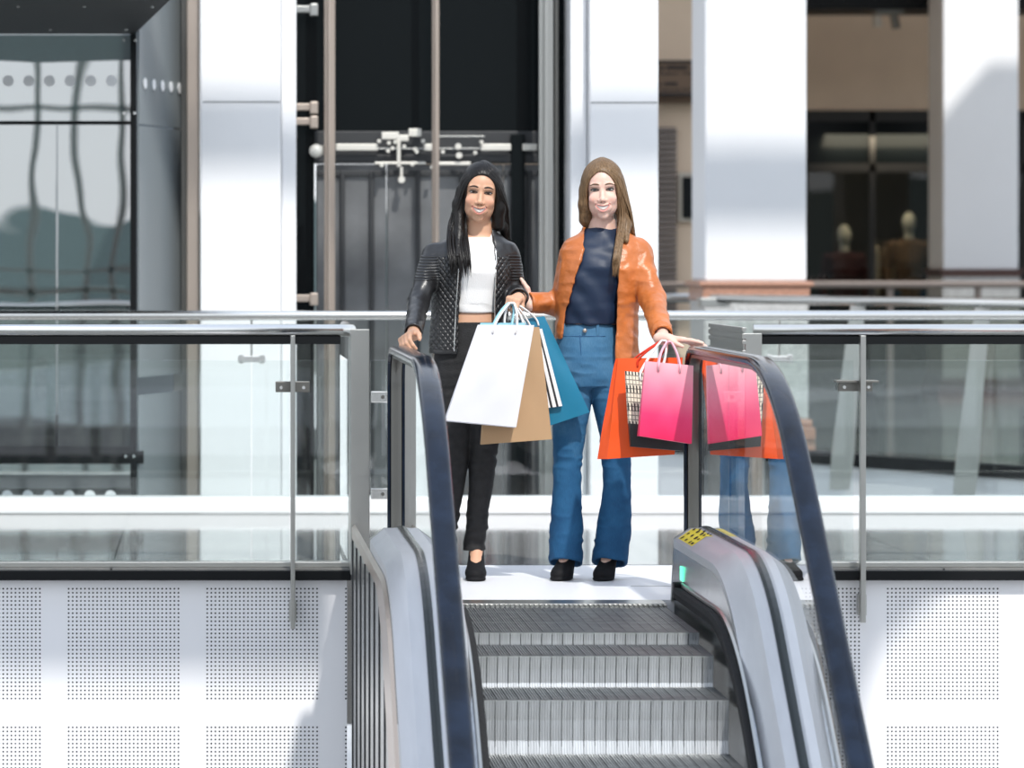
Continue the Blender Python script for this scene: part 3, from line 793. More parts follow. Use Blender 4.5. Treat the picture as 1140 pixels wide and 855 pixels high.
# green direction light and red comb light on the right side
b = MB(); c = Vector((XE + .4605, 14.80, .125)); b.bbox(XE + .455, XE + .4615, 14.72, 14.80, .105, .160, .002)
o = b.build('direction_light', mat('green_light', (.1, .8, .5), .4, emit=((.18, 1, .62), 1.0)), E); o['label'] = 'lit green direction light'
# small black skirting wedge at brush start
for s in (-1, 1):
    b = MB(); b.bbox(*sorted((XE + s * .425, XE + s * .46)), 14.74, 14.80, .03, .10, .01); b.build('brush_end', M['black'], E)
# ================================================================== SMOOTH BODIES: distance field -> one continuous mesh
def vnoise(P, scale, seed=0):
    "smooth value noise in -1..1 for an (n,3) array"
    Q = np.asarray(P, np.float64) * scale + seed * 17.13
    I = np.floor(Q).astype(np.int64); f = Q - I; f = f * f * (3 - 2 * f)
    def h(a, b, c):
        n = (a * 374761393 + b * 668265263 + c * 2147483647 + seed * 974634777) & 0x7fffffff
        n = ((n ^ (n >> 13)) * 1274126177) & 0x7fffffff
        n = n ^ (n >> 16)
        return (n & 0xffff) / 32767.5 - 1
    r = 0
    for dx in (0, 1):
        for dy in (0, 1):
            for dz in (0, 1):
                w = (f[:, 0] if dx else 1 - f[:, 0]) * (f[:, 1] if dy else 1 - f[:, 1]) * (f[:, 2] if dz else 1 - f[:, 2])
                r = r + w * h(I[:, 0] + dx, I[:, 1] + dy, I[:, 2] + dz)
    return r
def smin(a, b, k):
    h = np.clip(.5 + .5 * (b - a) / k, 0, 1)
    return b * (1 - h) + a * h - k * h * (1 - h)
class Frame:
    "local frame: columns of R are the local axes in world space"
    def __init__(s, c, R=None): s.c = np.array(c, float); s.R = np.eye(3) if R is None else np.array(R, float)
    def w(s, p): return s.c + s.R @ np.array(p, float)
    def loc(s, X, Y, Z):
        x, y, z = X - s.c[0], Y - s.c[1], Z - s.c[2]; R = s.R
        return (R[0, 0] * x + R[1, 0] * y + R[2, 0] * z, R[0, 1] * x + R[1, 1] * y + R[2, 1] * z, R[0, 2] * x + R[1, 2] * y + R[2, 2] * z)
    def locp(s, P): return (np.asarray(P) - s.c) @ s.R
WORLD = Frame((0, 0, 0))
class SDF:
    def __init__(s, lo, hi, h):
        s.lo = np.array(lo, float); s.h = h
        s.n = np.ceil((np.array(hi) - s.lo) / h).astype(int) + 1
        s.F = np.full(s.n, .5, np.float32)
        s.ax = [s.lo[i] + h * np.arange(s.n[i]) for i in range(3)]
    def op(s, fn, lo, hi, k, mode='add', margin=None):
        mg = max(2.5 * s.h, k) + .004 if margin is None else margin
        a = np.clip(np.floor((np.array(lo) - mg - s.lo) / s.h).astype(int), 0, s.n); b = np.clip(np.ceil((np.array(hi) + mg - s.lo) / s.h).astype(int) + 1, 0, s.n)
        if np.any(b <= a): return s
        sl = tuple(slice(a[i], b[i]) for i in range(3))
        X = s.ax[0][sl[0]][:, None, None]; Y = s.ax[1][sl[1]][None, :, None]; Z = s.ax[2][sl[2]][None, None, :]
        d = fn(X, Y, Z); f = s.F[sl]
        if mode == 'add': s.F[sl] = smin(f, d, k) if k > 0 else np.minimum(f, d)
        else: s.F[sl] = -smin(-f, d, k) if k > 0 else np.maximum(f, -d)
        return s
    def cone(s, a, b, ra, rb, k=.01, fr=WORLD, mode='add'):
        a = fr.w(a); b = fr.w(b); d = b - a; L = float(d @ d) + 1e-12
        def fn(X, Y, Z):
            x, y, z = X - a[0], Y - a[1], Z - a[2]
            t = np.clip((x * d[0] + y * d[1] + z * d[2]) / L, 0, 1)
            return np.sqrt((x - t * d[0]) ** 2 + (y - t * d[1]) ** 2 + (z - t * d[2]) ** 2) - (ra + (rb - ra) * t)
        r = max(ra, rb)
        return s.op(fn, np.minimum(a, b) - r, np.maximum(a, b) + r, k, mode)
    def chain(s, pts, rs, k=.01, fr=WORLD):
        for i in range(len(pts) - 1): s.cone(pts[i], pts[i + 1], rs[i], rs[i + 1], k, fr)
        return s
    def ell(s, c, r, k=.01, fr=WORLD, mode='add', rot=None):
        f2 = Frame(fr.w(c), fr.R if rot is None else fr.R @ np.array(rot))
        r = np.array(r, float)
        def fn(X, Y, Z):
            x, y, z = f2.loc(X, Y, Z)
            k0 = np.sqrt((x / r[0]) ** 2 + (y / r[1]) ** 2 + (z / r[2]) ** 2)
            k1 = np.sqrt((x / r[0] ** 2) ** 2 + (y / r[1] ** 2) ** 2 + (z / r[2] ** 2) ** 2) + 1e-9
            return k0 * (k0 - 1) / k1
        m = r.max()
        return s.op(fn, f2.c - m, f2.c + m, k, mode)
    def stack(s, L, k=.01, p=2.3, mode='add', grow=0.0, cap=True, clip=False):
        "L: rows (z, cx, cy, rx, ry) from top to bottom: a body of elliptical slices"
        A = np.array(sorted(L, key=lambda r: r[0]), float)
        zz = np.linspace(A[0, 0], A[-1, 0], 200); T = np.stack([np.interp(zz, A[:, 0], A[:, i]) for i in range(1, 5)], 1)
        n = 7; ker = np.ones(n) / n
        T = np.stack([np.convolve(np.pad(T[:, i], n // 2, mode='edge'), ker, 'valid') for i in range(4)], 1)
        def fn(X, Y, Z):
            z = Z[0, 0]
            cx, cy, rx, ry = [np.interp(z, zz, T[:, i])[None, None, :] for i in range(4)]
            rx = rx + grow; ry = ry + grow
            d = ((np.abs(X - cx) / rx) ** p + (np.abs(Y - cy) / ry) ** p) ** (1 / p)
            d = (d - 1) * np.minimum(rx, ry)
            if cap: return np.maximum(d, np.maximum(Z - A[-1, 0], A[0, 0] - Z))
            if clip: return np.maximum(d, A[0, 0] - Z)
            return d
        lo = (np.min(A[:, 1] - A[:, 3]) - grow, np.min(A[:, 2] - A[:, 4]) - grow, A[0, 0]); hi = (np.max(A[:, 1] + A[:, 3]) + grow, np.max(A[:, 2] + A[:, 4]) + grow, A[-1, 0])
        s.op(fn, lo, hi, k, mode)
        s.last = (zz, T, p)
        return s
    def poly(s, pts, y0, y1, k=.004, mode='sub'):
        "convex-or-not polygon in (x,z), extruded y0..y1"
        P = np.array(pts, float)
        def fn(X, Y, Z):
            X2 = X[:, 0, :] if X.shape[1] == 1 else X; Z2 = Z[:, 0, :]
            X2, Z2 = np.broadcast_arrays(X[:, 0, :], Z[:, 0, :])
            d = np.full(X2.shape, 1e9); sg = np.ones(X2.shape)
            n = len(P)
            for i in range(n):
                a, b = P[i], P[i - 1]
                ex, ez = b - a; wx, wz = X2 - a[0], Z2 - a[1]
                t = np.clip((wx * ex + wz * ez) / (ex * ex + ez * ez), 0, 1)
                d = np.minimum(d, (wx - ex * t) ** 2 + (wz - ez * t) ** 2)
                c1 = Z2 >= a[1]; c2 = Z2 < b[1]; c3 = ex * wz > ez * wx
                sg = np.where((c1 & c2 & c3) | (~c1 & ~c2 & ~c3), -sg, sg)
            d2 = (np.sqrt(d) * sg)[:, None, :]
            return np.maximum(d2, np.maximum(y0 - Y, Y - y1))
        return s.op(fn, (P[:, 0].min(), y0, P[:, 1].min()), (P[:, 0].max(), y1, P[:, 1].max()), k, mode)
    def sample(s, P):
        q = (np.asarray(P, float) - s.lo) / s.h; i = np.clip(np.floor(q).astype(int), 0, s.n - 2); f = q - i
        r = 0
        for dx in (0, 1):
            for dy in (0, 1):
                for dz in (0, 1):
                    w = (f[..., 0] if dx else 1 - f[..., 0]) * (f[..., 1] if dy else 1 - f[..., 1]) * (f[..., 2] if dz else 1 - f[..., 2])
                    r = r + w * s.F[i[..., 0] + dx, i[..., 1] + dy, i[..., 2] + dz]
        return r
    def ray(s, o, d, L=.4):
        o = np.array(o, float); d = np.array(d, float); t = np.arange(0, L, s.h * .5)
        v = s.sample(o + t[:, None] * d)
        k = np.argmax(v < 0)
        if v[k] >= 0: return None
        t1 = t[k] if k == 0 else t[k - 1] + (t[k] - t[k - 1]) * v[k - 1] / (v[k - 1] - v[k] + 1e-9)
        return o + d * t1
    def nets(s):
        F = s.F; B = F < 0
        n = np.array(F.shape) - 1
        cnt = np.zeros(n, np.uint8)
        for dx in (0, 1):
            for dy in (0, 1):
                for dz in (0, 1): cnt += B[dx:n[0] + dx, dy:n[1] + dy, dz:n[2] + dz]
        act = np.argwhere((cnt > 0) & (cnt < 8))
        idx = np.full(n, -1, np.int32); idx[tuple(act.T)] = np.arange(len(act))
        acc = np.zeros((len(act), 3)); num = np.zeros(len(act))
        cor = [(0, 0, 0), (1, 0, 0), (0, 1, 0), (1, 1, 0), (0, 0, 1), (1, 0, 1), (0, 1, 1), (1, 1, 1)]
        val = [F[tuple((act + c).T)] for c in cor]
        for a in range(8):
            for b in range(a + 1, 8):
                df = [abs(cor[a][i] - cor[b][i]) for i in range(3)]
                if sum(df) != 1: continue
                m = (val[a] < 0) != (val[b] < 0)
                t = np.where(m, val[a] / np.where(m, val[a] - val[b], 1), 0)
                p = np.array(cor[a])[None] + t[:, None] * (np.array(cor[b]) - np.array(cor[a]))[None]
                acc += np.where(m[:, None], p, 0); num += m
        V = s.lo + s.h * (act + acc / num[:, None])
        quads = []
        for axn in range(3):
            o = [0, 0, 0]; o[axn] = 1
            A = B[:n[0] + 1 - o[0], :n[1] + 1 - o[1], :n[2] + 1 - o[2]]; C = B[o[0]:, o[1]:, o[2]:]
            e = np.argwhere(A != C)
            u, v = [(1, 2), (2, 0), (0, 1)][axn]
            e = e[(e[:, u] > 0) & (e[:, v] > 0) & (e[:, u] < n[u]) & (e[:, v] < n[v])]
            if not len(e): continue
            def cell(du, dv):
                q = e.copy(); q[:, u] -= du; q[:, v] -= dv; return idx[tuple(q.T)]
            Q = np.stack([cell(1, 1), cell(0, 1), cell(0, 0), cell(1, 0)], 1)
            ins = B[tuple(e.T)]
            Q[~ins] = Q[~ins][:, ::-1]
            quads.append(Q)
        Q = np.concatenate(quads); Q = Q[(Q >= 0).all(1)]
        return V, Q
def vnormals(V, Q):
    N = np.zeros_like(V); fn = np.cross(V[Q[:, 2]] - V[Q[:, 0]], V[Q[:, 3]] - V[Q[:, 1]])
    for i in range(4): np.add.at(N, Q[:, i], fn)
    return N / (np.linalg.norm(N, axis=1, keepdims=True) + 1e-12)
def vsmooth(V, Q, it=1, w=.5):
    E = np.concatenate([Q[:, [0, 1]], Q[:, [1, 2]], Q[:, [2, 3]], Q[:, [3, 0]]])
    deg = np.bincount(E.ravel(), minlength=len(V)).astype(float)
    for _ in range(it):
        S = np.stack([np.bincount(E[:, 0], V[E[:, 1], i], len(V)) + np.bincount(E[:, 1], V[E[:, 0], i], len(V)) for i in range(3)], 1)
        V = V + w * (S / np.maximum(deg, 1)[:, None] - V)
    return V
def np_mesh(name, V, Q, m, parent=None, loc=None, cols=None):
    me = bpy.data.meshes.new(name)
    me.vertices.add(len(V)); me.vertices.foreach_set('co', np.asarray(V, np.float32).ravel())
    me.loops.add(Q.size); me.loops.foreach_set('vertex_index', Q.ravel().astype(np.int32))
    me.polygons.add(len(Q)); me.polygons.foreach_set('loop_start', np.arange(0, Q.size, Q.shape[1], dtype=np.int32))
    me.update(calc_edges=True)
    if cols is not None:
        a = me.color_attributes.new('Col', 'FLOAT_COLOR', 'POINT')
        a.data.foreach_set('color', np.concatenate([cols, np.ones((len(cols), 1))], 1).astype(np.float32).ravel())
    return link_mesh(name, me, m, parent, loc, True)
def frame_rows(levels, Y0):
    "rows (py, cx_px, hw_px, ry[, dy]) measured in the photo -> stack rows in metres at distance Y0"
    k = Y0 / FPX
    return [(az(r[0], Y0), ax(r[1], Y0), Y0 + (r[4] if len(r) > 4 else 0), r[2] * k, r[3]) for r in levels]
def rotm(yaw=0, roll=0, pitch=0):
    "yaw about z, then roll about the viewing axis (y), pitch about x; degrees"
    a, b, c = [math.radians(v) for v in (yaw, roll, pitch)]
    Rz = np.array([[math.cos(a), -math.sin(a), 0], [math.sin(a), math.cos(a), 0], [0, 0, 1]])
    Ry = np.array([[math.cos(b), 0, math.sin(b)], [0, 1, 0], [-math.sin(b), 0, math.cos(b)]])
    Rx = np.array([[1, 0, 0], [0, math.cos(c), -math.sin(c)], [0, math.sin(c), math.cos(c)]])
    return Ry @ Rz @ Rx
def hand(S, W, d, pn, thumb_side, curl, spread=1.0, L=1.0, k=.004, thumb=(.55, .75, .35), arm_r=.024):
    """palm and five fingers. W wrist, d direction of the knuckles, pn way the palm faces,
    thumb_side +1/-1 along d x pn; curl: list of (c1,c2,c3) degrees per finger, index first"""
    d = np.array(d, float); d /= np.linalg.norm(d); pn = np.array(pn, float); pn -= d * (pn @ d); pn /= np.linalg.norm(pn)
    sd = np.cross(d, pn) * thumb_side; W = np.array(W, float)
    offs = [.026, .009, -.008, -.024]; lens = [(.042, .026, .020), (.047, .029, .021), (.043, .027, .020), (.034, .021, .018)]
    kn = [.086, .088, .084, .076]
    S.cone(W - d * .02, W + d * .02, arm_r, .022, .01)
    for i in range(4):
        base = W + d * .012 * L + sd * offs[i] * .5 * L
        K = W + d * kn[i] * L + sd * offs[i] * L * spread
        S.cone(base, K, .0155 * L, .0112 * L, .010)
        p = K; a = 0
        r = [.0100, .0088, .0080, .0068]
        fan = offs[i] * 3.0 * (spread - .8)
        for j in range(3):
            a += math.radians(curl[i][j])
            dirv = (d + sd * fan) / np.linalg.norm(d + sd * fan)
            dirv = dirv * math.cos(a) + pn * math.sin(a)
            q = p + dirv * lens[i][j] * L
            S.cone(p, q, r[j] * L, r[j + 1] * L, k if j else .006)
            p = q
    b = W + d * .022 * L + sd * .018 * L; t = d * thumb[0] + sd * thumb[1] + pn * thumb[2]; t /= np.linalg.norm(t)
    q = b + t * .036 * L; S.cone(b, q, .0150 * L, .0115 * L, .010)
    t2 = d * (thumb[0] + .5) + sd * thumb[1] * .4 + pn * (thumb[2] + .2); t2 /= np.linalg.norm(t2)
    q2 = q + t2 * .030 * L; S.cone(q, q2, .0108 * L, .0095 * L, .005)
    q3 = q2 + (t2 + d * .2) / np.linalg.norm(t2 + d * .2) * .022 * L; S.cone(q2, q3, .0095 * L, .0070 * L, .004)
    return S
# ================================================================== PEOPLE
def skin_mat(name):
    m = bpy.data.materials.new(name); t = NT(m)
    at_ = t.n('ShaderNodeAttribute', attribute_name='Col')
    b = t.n('ShaderNodeBsdfPrincipled', i={'Base Color': at_.outputs['Color'], 'Roughness': .45, 'Specular IOR Level': .4, 'Subsurface Weight': .12, 'Subsurface Scale': .6})
    b.inputs['Subsurface Radius'].default_value = (.012, .004, .002)
    t.out(b.outputs[0]); return m
M['skin'] = skin_mat('skin')
def hair_mat(name, dark, light, rough):
    m = bpy.data.materials.new(name); t = NT(m)
    co = t.n('ShaderNodeTexCoord').outputs['Object']
    mp = t.n('ShaderNodeMapping', i={'Vector': co, 'Scale': (170, 170, 7)})
    nz = t.n('ShaderNodeTexNoise', i={'Vector': mp.outputs[0], 'Scale': 1.0, 'Detail': 2.0})
    c = t.ramp(nz.outputs[0], [(.32, dark), (.68, light)])
    bp = t.n('ShaderNodeBump', i={'Height': nz.outputs[0], 'Strength': .55, 'Distance': .004})
    b = t.n('ShaderNodeBsdfPrincipled', i={'Base Color': c, 'Roughness': rough, 'Normal': bp.outputs[0], 'Specular IOR Level': .28})
    t.out(b.outputs[0]); return m
M['hair_black'] = hair_mat('black_hair', (.003, .0025, .0025), (.010, .008, .007), .36)
M['hair_brown'] = hair_mat('light_brown_hair', (.11, .066, .032), (.215, .132, .068), .40)
M['eye_white'] = mat('eye_white', (.36, .33, .31), .25)
M['iris'] = mat('iris_brown', (.03, .015, .008), .12)
M['iris_blue'] = mat('iris_grey', (.05, .06, .06), .12)
M['lash'] = mat('lashes', (.010, .007, .006), .6)
M['brow_dark'] = mat('brow_dark', (.035, .020, .014), .7)
M['brow_brown'] = mat('brow_brown', (.14, .075, .04), .7)
M['teeth'] = mat('teeth', (.82, .79, .74), .25)
M['shoe'] = mat('black_suede', (.008, .008, .009), .75, spec=.2)
M['sole'] = mat('shoe_sole', (.02, .02, .02), .4)
def leather_quilt():
    m = bpy.data.materials.new('black_quilted_leather'); t = NT(m)
    co = t.n('ShaderNodeTexCoord').outputs['Object']
    sx = t.n('ShaderNodeSeparateXYZ', i={0: co})
    a = t.math('MULTIPLY_ADD', sx.outputs[0], 1.35, sx.outputs[2]); bq = t.math('MULTIPLY_ADD', sx.outputs[0], -1.35, sx.outputs[2])
    s1 = t.math('ABSOLUTE', t.math('SINE', t.math('MULTIPLY', a, 108.0))); s2 = t.math('ABSOLUTE', t.math('SINE', t.math('MULTIPLY', bq, 108.0)))
    q = t.math('POWER', t.math('MULTIPLY', s1, s2), .45)
    nz = t.n('ShaderNodeTexNoise', i={'Vector': co, 'Scale': 30.0, 'Detail': 4.0})
    at_ = t.n('ShaderNodeAttribute', attribute_name='Col')          # 1 on quilted panels, 0 on the plain sleeves
    sp = t.n('ShaderNodeSeparateColor', i={0: at_.outputs['Color']})
    rib = t.math('ABSOLUTE', t.math('SINE', t.math('MULTIPLY', sx.outputs[2], 260.0)))
    h = t.math('ADD', t.math('MULTIPLY', q, sp.outputs[0]), t.math('MULTIPLY', rib, sp.outputs[1]))
    h = t.math('ADD', h, t.math('MULTIPLY', nz.outputs[0], .35))
    bp = t.n('ShaderNodeBump', i={'Height': h, 'Strength': .9, 'Distance': .006})
    b = t.n('ShaderNodeBsdfPrincipled', i={'Base Color': (.014, .014, .015, 1), 'Roughness': .36, 'Normal': bp.outputs[0], 'Specular IOR Level': .6})
    t.out(b.outputs[0]); return m
M['quilt'] = leather_quilt()
M['orange_leather'] = mat('orange_leather', (.49, .145, .036), .36, spec=.5, noise=(9, .16), bump=(34, .45, 5))
M['white_knit'] = mat('white_knit', (.84, .83, .82), .8, bump=(240, .15))
M['navy'] = mat('navy_jersey', (.007, .019, .048), .5, spec=.4, bump=(14, .25))
M['black_denim'] = mat('black_denim', (.010, .010, .011), .8, noise=(30, .4), bump=(160, .25))
def denim():
    m = bpy.data.materials.new('blue_denim'); t = NT(m)
    co = t.n('ShaderNodeTexCoord').outputs['Object']
    nz = t.n('ShaderNodeTexNoise', i={'Vector': co, 'Scale': 9.0, 'Detail': 6.0})
    n2 = t.n('ShaderNodeTexNoise', i={'Vector': t.n('ShaderNodeMapping', i={'Vector': co, 'Scale': (300, 300, 60)}).outputs[0], 'Scale': 1.0})
    sx = t.n('ShaderNodeSeparateXYZ', i={0: co})
    wash = t.n('ShaderNodeMapRange', i={'Value': sx.outputs[2], 'From Min': .35, 'From Max': 1.0}).outputs[0]   # the thighs are washed paler
    f = t.math('MULTIPLY_ADD', nz.outputs[0], .7, t.math('MULTIPLY_ADD', n2.outputs[0], .25, t.math('MULTIPLY', wash, .42)))
    c = t.ramp(f, [(.30, (.009, .052, .13)), (.62, (.018, .095, .205)), (1.0, (.075, .19, .31))])
    b = t.n('ShaderNodeBsdfPrincipled', i={'Base Color': c, 'Roughness': .8, 'Specular IOR Level': .25})
    bp = t.n('ShaderNodeBump', i={'Height': n2.outputs[0], 'Strength': .2, 'Distance': .003}); t.link(bp.outputs[0], b.inputs['Normal'])
    t.out(b.outputs[0]); return m
M['denim'] = denim()

def zu(x): return -.0665 + 9.0 * x * x          # lower edge of the upper lip (smile)
def zl(x): return -.0850 + 28.0 * x * x         # upper edge of the lower lip
def face(S, fr, smile=1.0, slim=1.0):
    "head in its own frame: origin between the eyes inside the skull, x right in the picture, -y to the front"
    S.ell((0, .022, .032), (.074 * slim, .090, .088), .012, fr)
    S.ell((0, -.016, -.036), (.0595 * slim, .068, .085), .03, fr)
    S.ell((0, -.016, .040), (.060 * slim, .064, .050), .03, fr)
    S.ell((0, -.066, -.106), (.020, .017, .017), .026, fr)
    for s in (-1, 1):
        S.ell((s * .037 * slim, -.016, -.070), (.015, .035, .024), .03, fr)           # jaw angle
        S.ell((s * .037 * slim, -.062, -.036), (.021, .017, .018), .022, fr)          # cheek lifted by the smile
        S.ell((s * .031, -.090, .000), (.0190, .013, .0095), .012, fr, 'sub')         # eye socket
        S.cone((s * .014, -.079, .020), (s * .045, -.068, .020), .0065, .005, .014, fr)  # brow ridge
        S.ell((s * .072 * slim, .018, -.012), (.008, .018, .030), .006, fr)           # ear
    S.cone((0, -.076, .004), (0, -.093, -.036), .0075, .0100, .010, fr)
    S.ell((0, -.0970, -.040), (.0105, .0105, .0090), .008, fr)
    for s in (-1, 1):
        S.ell((s * .0125, -.088, -.044), (.0075, .0095, .0065), .006, fr)
        S.ell((s * .006, -.097, -.0500), (.0032, .0045, .0030), .002, fr, 'sub')
    S.ell((0, -.076, -.074), (.034, .018, .022), .014, fr)                            # muzzle
    for k in range(-5, 6):                                                            # smiling mouth: an open crescent
        x = k * .0058; h = (zu(x) - zl(x)) / 2
        if h > .0015: S.ell((x, -.093 + 16 * x * x, (zu(x) + zl(x)) / 2), (.0050, .013, h), .002, fr, 'sub')
    for k in range(-5, 5):
        x0, x1 = k * .0060, (k + 1) * .0060
        S.cone((x0, -.0935 + 16 * x0 * x0, zu(x0) + .0030), (x1, -.0935 + 16 * x1 * x1, zu(x1) + .0030), .0027, .0027, .003, fr)
        S.cone((x0, -.0930 + 16 * x0 * x0, zl(x0) - .0040), (x1, -.0930 + 16 * x1 * x1, zl(x1) - .0040), .0036, .0036, .004, fr)
    for s in (-1, 1):
        S.cone((s * .018, -.088, -.050), (s * .040, -.070, -.070), .0022, .0022, .006, fr, 'sub')   # smile fold
def face_cols(V, fr, skin, lip, blush):
    L = fr.locp(V); C = np.tile(np.array(skin), (len(V), 1))
    x, y, z = L.T; front = y < -.045
    def mixin(w, c):
        w = np.clip(w, 0, 1)[:, None]; C[:] = C * (1 - w) + np.array(c) * w
    head = (np.abs(x) < .1) & (z > -.13) & (z < .14) & front
    for s in (-1, 1):
        mixin(head * np.exp(-(((x - s * .042) / .020) ** 2 + ((z + .038) / .018) ** 2)) * .5, blush)
        e = ((x - s * .031) / .0200) ** 2 + ((z - .003) / .0105) ** 2
        mixin(head * np.clip(1.5 - e, 0, 1) * .45, [c * .42 for c in skin])              # eye shadow and lash roots
    inl = head & (np.abs(x) < .0315) & (z < zu(x) + .0044) & (z > zl(x) - .0068)
    mixin(inl * .8, lip)
    for s in (-1, 1): mixin(head * (((x - s * .0062) / .0042) ** 2 + ((z + .0500) / .0030) ** 2 < 1) * .75, [c * .12 for c in skin])  # dark colour stands in for the shade inside the nostrils
    mouth = head & (np.abs(x) < .028) & (z < zu(x) - .001) & (z > zl(x) + .001) & (y > -.0905 + 16 * x * x)
    mixin(mouth * 1.0, (.16, .04, .035))
    return C
def face_parts(S, fr, root, iris, brow, look=0):
    ydir = fr.R @ np.array([0, 1, 0])
    def surf(xx, zz):
        p = S.ray(fr.w((xx, -.16, zz)), ydir)
        return None if p is None else fr.locp(p)
    for s in (-1, 1):
        yc = surf(s * .031, 0)[1]
        b = MB(); c = np.array((s * .031, yc + .0035, .0))
        M4 = Matrix([list(r) for r in fr.R])
        def lens(c, r):
            t = MB(); t.sphere((0, 0, 0), r, 10)
            b.add([Vector(fr.w(c)) + M4 @ Vector(v) for v in t.v], t.f)
            b.mi[-len(t.f):] = [b.cur] * len(t.f)
        lens(c, (.0150, .0060, .0050))
        b.cur = 1; lens(c + np.array((look, -.0022, .0002)), (.0082, .0050, .0056))
        b.build('eye', [M['eye_white'], iris], root, smooth=True)
        for nm, sg, hh, rr in (('eyelashes', 1, .0052, .0026), ('eyelashes', -1, .0042, .0011)):
            pts = []
            for k in range(9):
                u = k / 8; xx = s * (.0140 + .0345 * u); zz = sg * hh * math.sin(PI * u) ** .8 + .0014 * (u - .4)
                q = surf(xx, zz)
                pts.append(Vector(fr.w((xx, min(q[1], yc + .006 * abs(u - .45)) - .0012, zz))))
            b = MB(); b.tube(pts, [rr * v for v in (.5, .8, .95, 1, 1, 1.05, 1.1, 1.0, .6)], 6); b.build(nm, M['lash'], root, smooth=True)
        pts = []
        for k in range(8):
            u = k / 7; xx = s * (.0125 + .038 * u); zz = .0185 + .0075 * math.sin(PI * min(1, .12 + u * .78)) - .002 * u
            pts.append(Vector(fr.w(surf(xx, zz))))
        b = MB(); b.tube(pts, [.0022, .0034, .0038, .0037, .0034, .0029, .0022, .0012], 6); b.build('eyebrow', brow, root, smooth=True)
    rows = []
    for k in range(-8, 9):
        x = k * .0033; zt, zb = zu(x), zl(x) + .0015
        if zt - zb < .001: continue
        yy = -.0885 + 16 * x * x
        rows.append([fr.w((x, yy, zt + .003)), fr.w((x, yy - .001, (zt + zb) / 2)), fr.w((x, yy, zb)), fr.w((x, yy + .006, zb)), fr.w((x, yy + .006, zt + .003))])
    b = MB(); b.rows(rows, True, True); b.build('teeth', M['teeth'], root, smooth=True)

def shoe(name, root, toe, heel, ankle_z, zs=.012):
    "platform court shoe: toe, heel = ground points; the foot slopes up to the heel"
    toe = np.array(toe, float); heel = np.array(heel, float); d = toe - heel; Ln = np.linalg.norm(d[:2]); d /= Ln
    sd = np.array([-d[1], d[0], 0]); up = np.array([0, 0, 1.])
    P = lambda f, s, z: heel + d * (f * Ln) + sd * s + up * z
    WS = 1.16
    lo = np.minimum(toe, heel) - .09; hi = np.maximum(toe, heel) + .09; lo[2] = -.02; hi[2] = .2
    S = SDF(lo, hi, .003)
    R = np.stack([sd, d, up], 1)
    hz = .095
    S.ell(P(.80, 0, .032), (.036 * WS, .055, .031), .006, rot=R)
    S.ell(P(.93, 0, .027), (.029 * WS, .030, .025), .012, rot=R)
    S.cone(P(.72, .010, .040), P(.25, .004, hz + .010), .030, .027, .018)
    S.cone(P(.72, -.010, .040), P(.25, -.004, hz + .010), .030, .027, .018)
    S.ell(P(.07, 0, hz + .020), (.029, .030, .034), .018, rot=R)
    # platform sole
    S.ell(P(.82, 0, .012), (.037 * WS, .060, .014), .004, rot=R)
    S.cone(P(.03, 0, hz), P(.05, 0, .004), .017, .0065, .012)
    # opening over the instep
    S.ell(P(.36, 0, hz + .050), (.024, .075, .030), .006, mode='sub', rot=R @ np.array([[1, 0, 0], [0, math.cos(.42), math.sin(.42)], [0, -math.sin(.42), math.cos(.42)]]))
    S.ell(P(.50, 0, .078), (.021, .030, .022), .006, mode='sub', rot=R)
    zz = S.ax[2]; S.F = np.maximum(S.F, (-.000 - zz + .001)[None, None, :]).astype(np.float32)
    V, Q = S.nets()
    return np_mesh(name, vsmooth(V, Q, 1), Q, M['shoe'], root)
def foot(S, toe, heel, k=.01):
    toe = np.array(toe, float); heel = np.array(heel, float); d = toe - heel
    P = lambda f, z: heel + d * f + np.array([0, 0, z])
    S.cone(P(.12, .155), P(.12, .215), .031, .033, k); S.cone(P(.12, .150), P(.55, .074), .029, .026, k); S.cone(P(.55, .074), P(.85, .036), .026, .022, k); S.cone(P(.06, .115), P(.12, .15), .024, .028, k)

def hair(name, root, fr, m, strands, extra=None, thick=.0040, base=None):
    """long hair: a solid cap and body (base(S)) plus many locks; strands = list of point lists in world space"""
    lo, hi = base['box']
    S = SDF(lo, hi, .004); base['fn'](S)
    V, Q = S.nets(); V = vsmooth(V, Q, 1)
    hugged = []
    for head_pts, tail in strands:
        P_ = np.array([list(p) for p in head_pts]); e = .003
        for _ in range(4):
            d = S.sample(P_); g = np.stack([S.sample(P_ + np.eye(3)[i] * e) - S.sample(P_ - np.eye(3)[i] * e) for i in range(3)], 1)
            g /= np.linalg.norm(g, axis=1, keepdims=True) + 1e-9
            P_ = P_ - g * np.clip(d - .0012, -.02, .02)[:, None]
        hugged.append(even(np.concatenate([P_, np.array([list(p) for p in tail])]), 30))
    strands = hugged
    b = MB(); b.v = [tuple(v) for v in V]; b.f = [tuple(q) for q in Q]; b.mi = [0] * len(Q)
    for pts in strands:
        n = len(pts); t0 = thick * random.uniform(.75, 1.25)
        rs = [t0 * (.78 + .22 * min(1, max(0, i - 5) / 15)) * (1 if i < n - 3 else (n - 1 - i) / 3 * .8 + .12) for i in range(n)]
        b.tube(pts, rs, 6, True, .9)
    o = b.build(name, m, root, smooth=True)
    return o
def even(P, n):
    "resample a polyline evenly and soften its corners"
    d = np.concatenate([[0], np.cumsum(np.linalg.norm(np.diff(P, axis=0), axis=1))])
    Q = np.stack([np.interp(np.linspace(0, d[-1], n), d, P[:, i]) for i in range(3)], 1)
    for _ in range(4): Q[1:-1] = Q[1:-1] * .5 + (Q[:-2] + Q[2:]) * .25
    return [Vector(q) for q in Q]
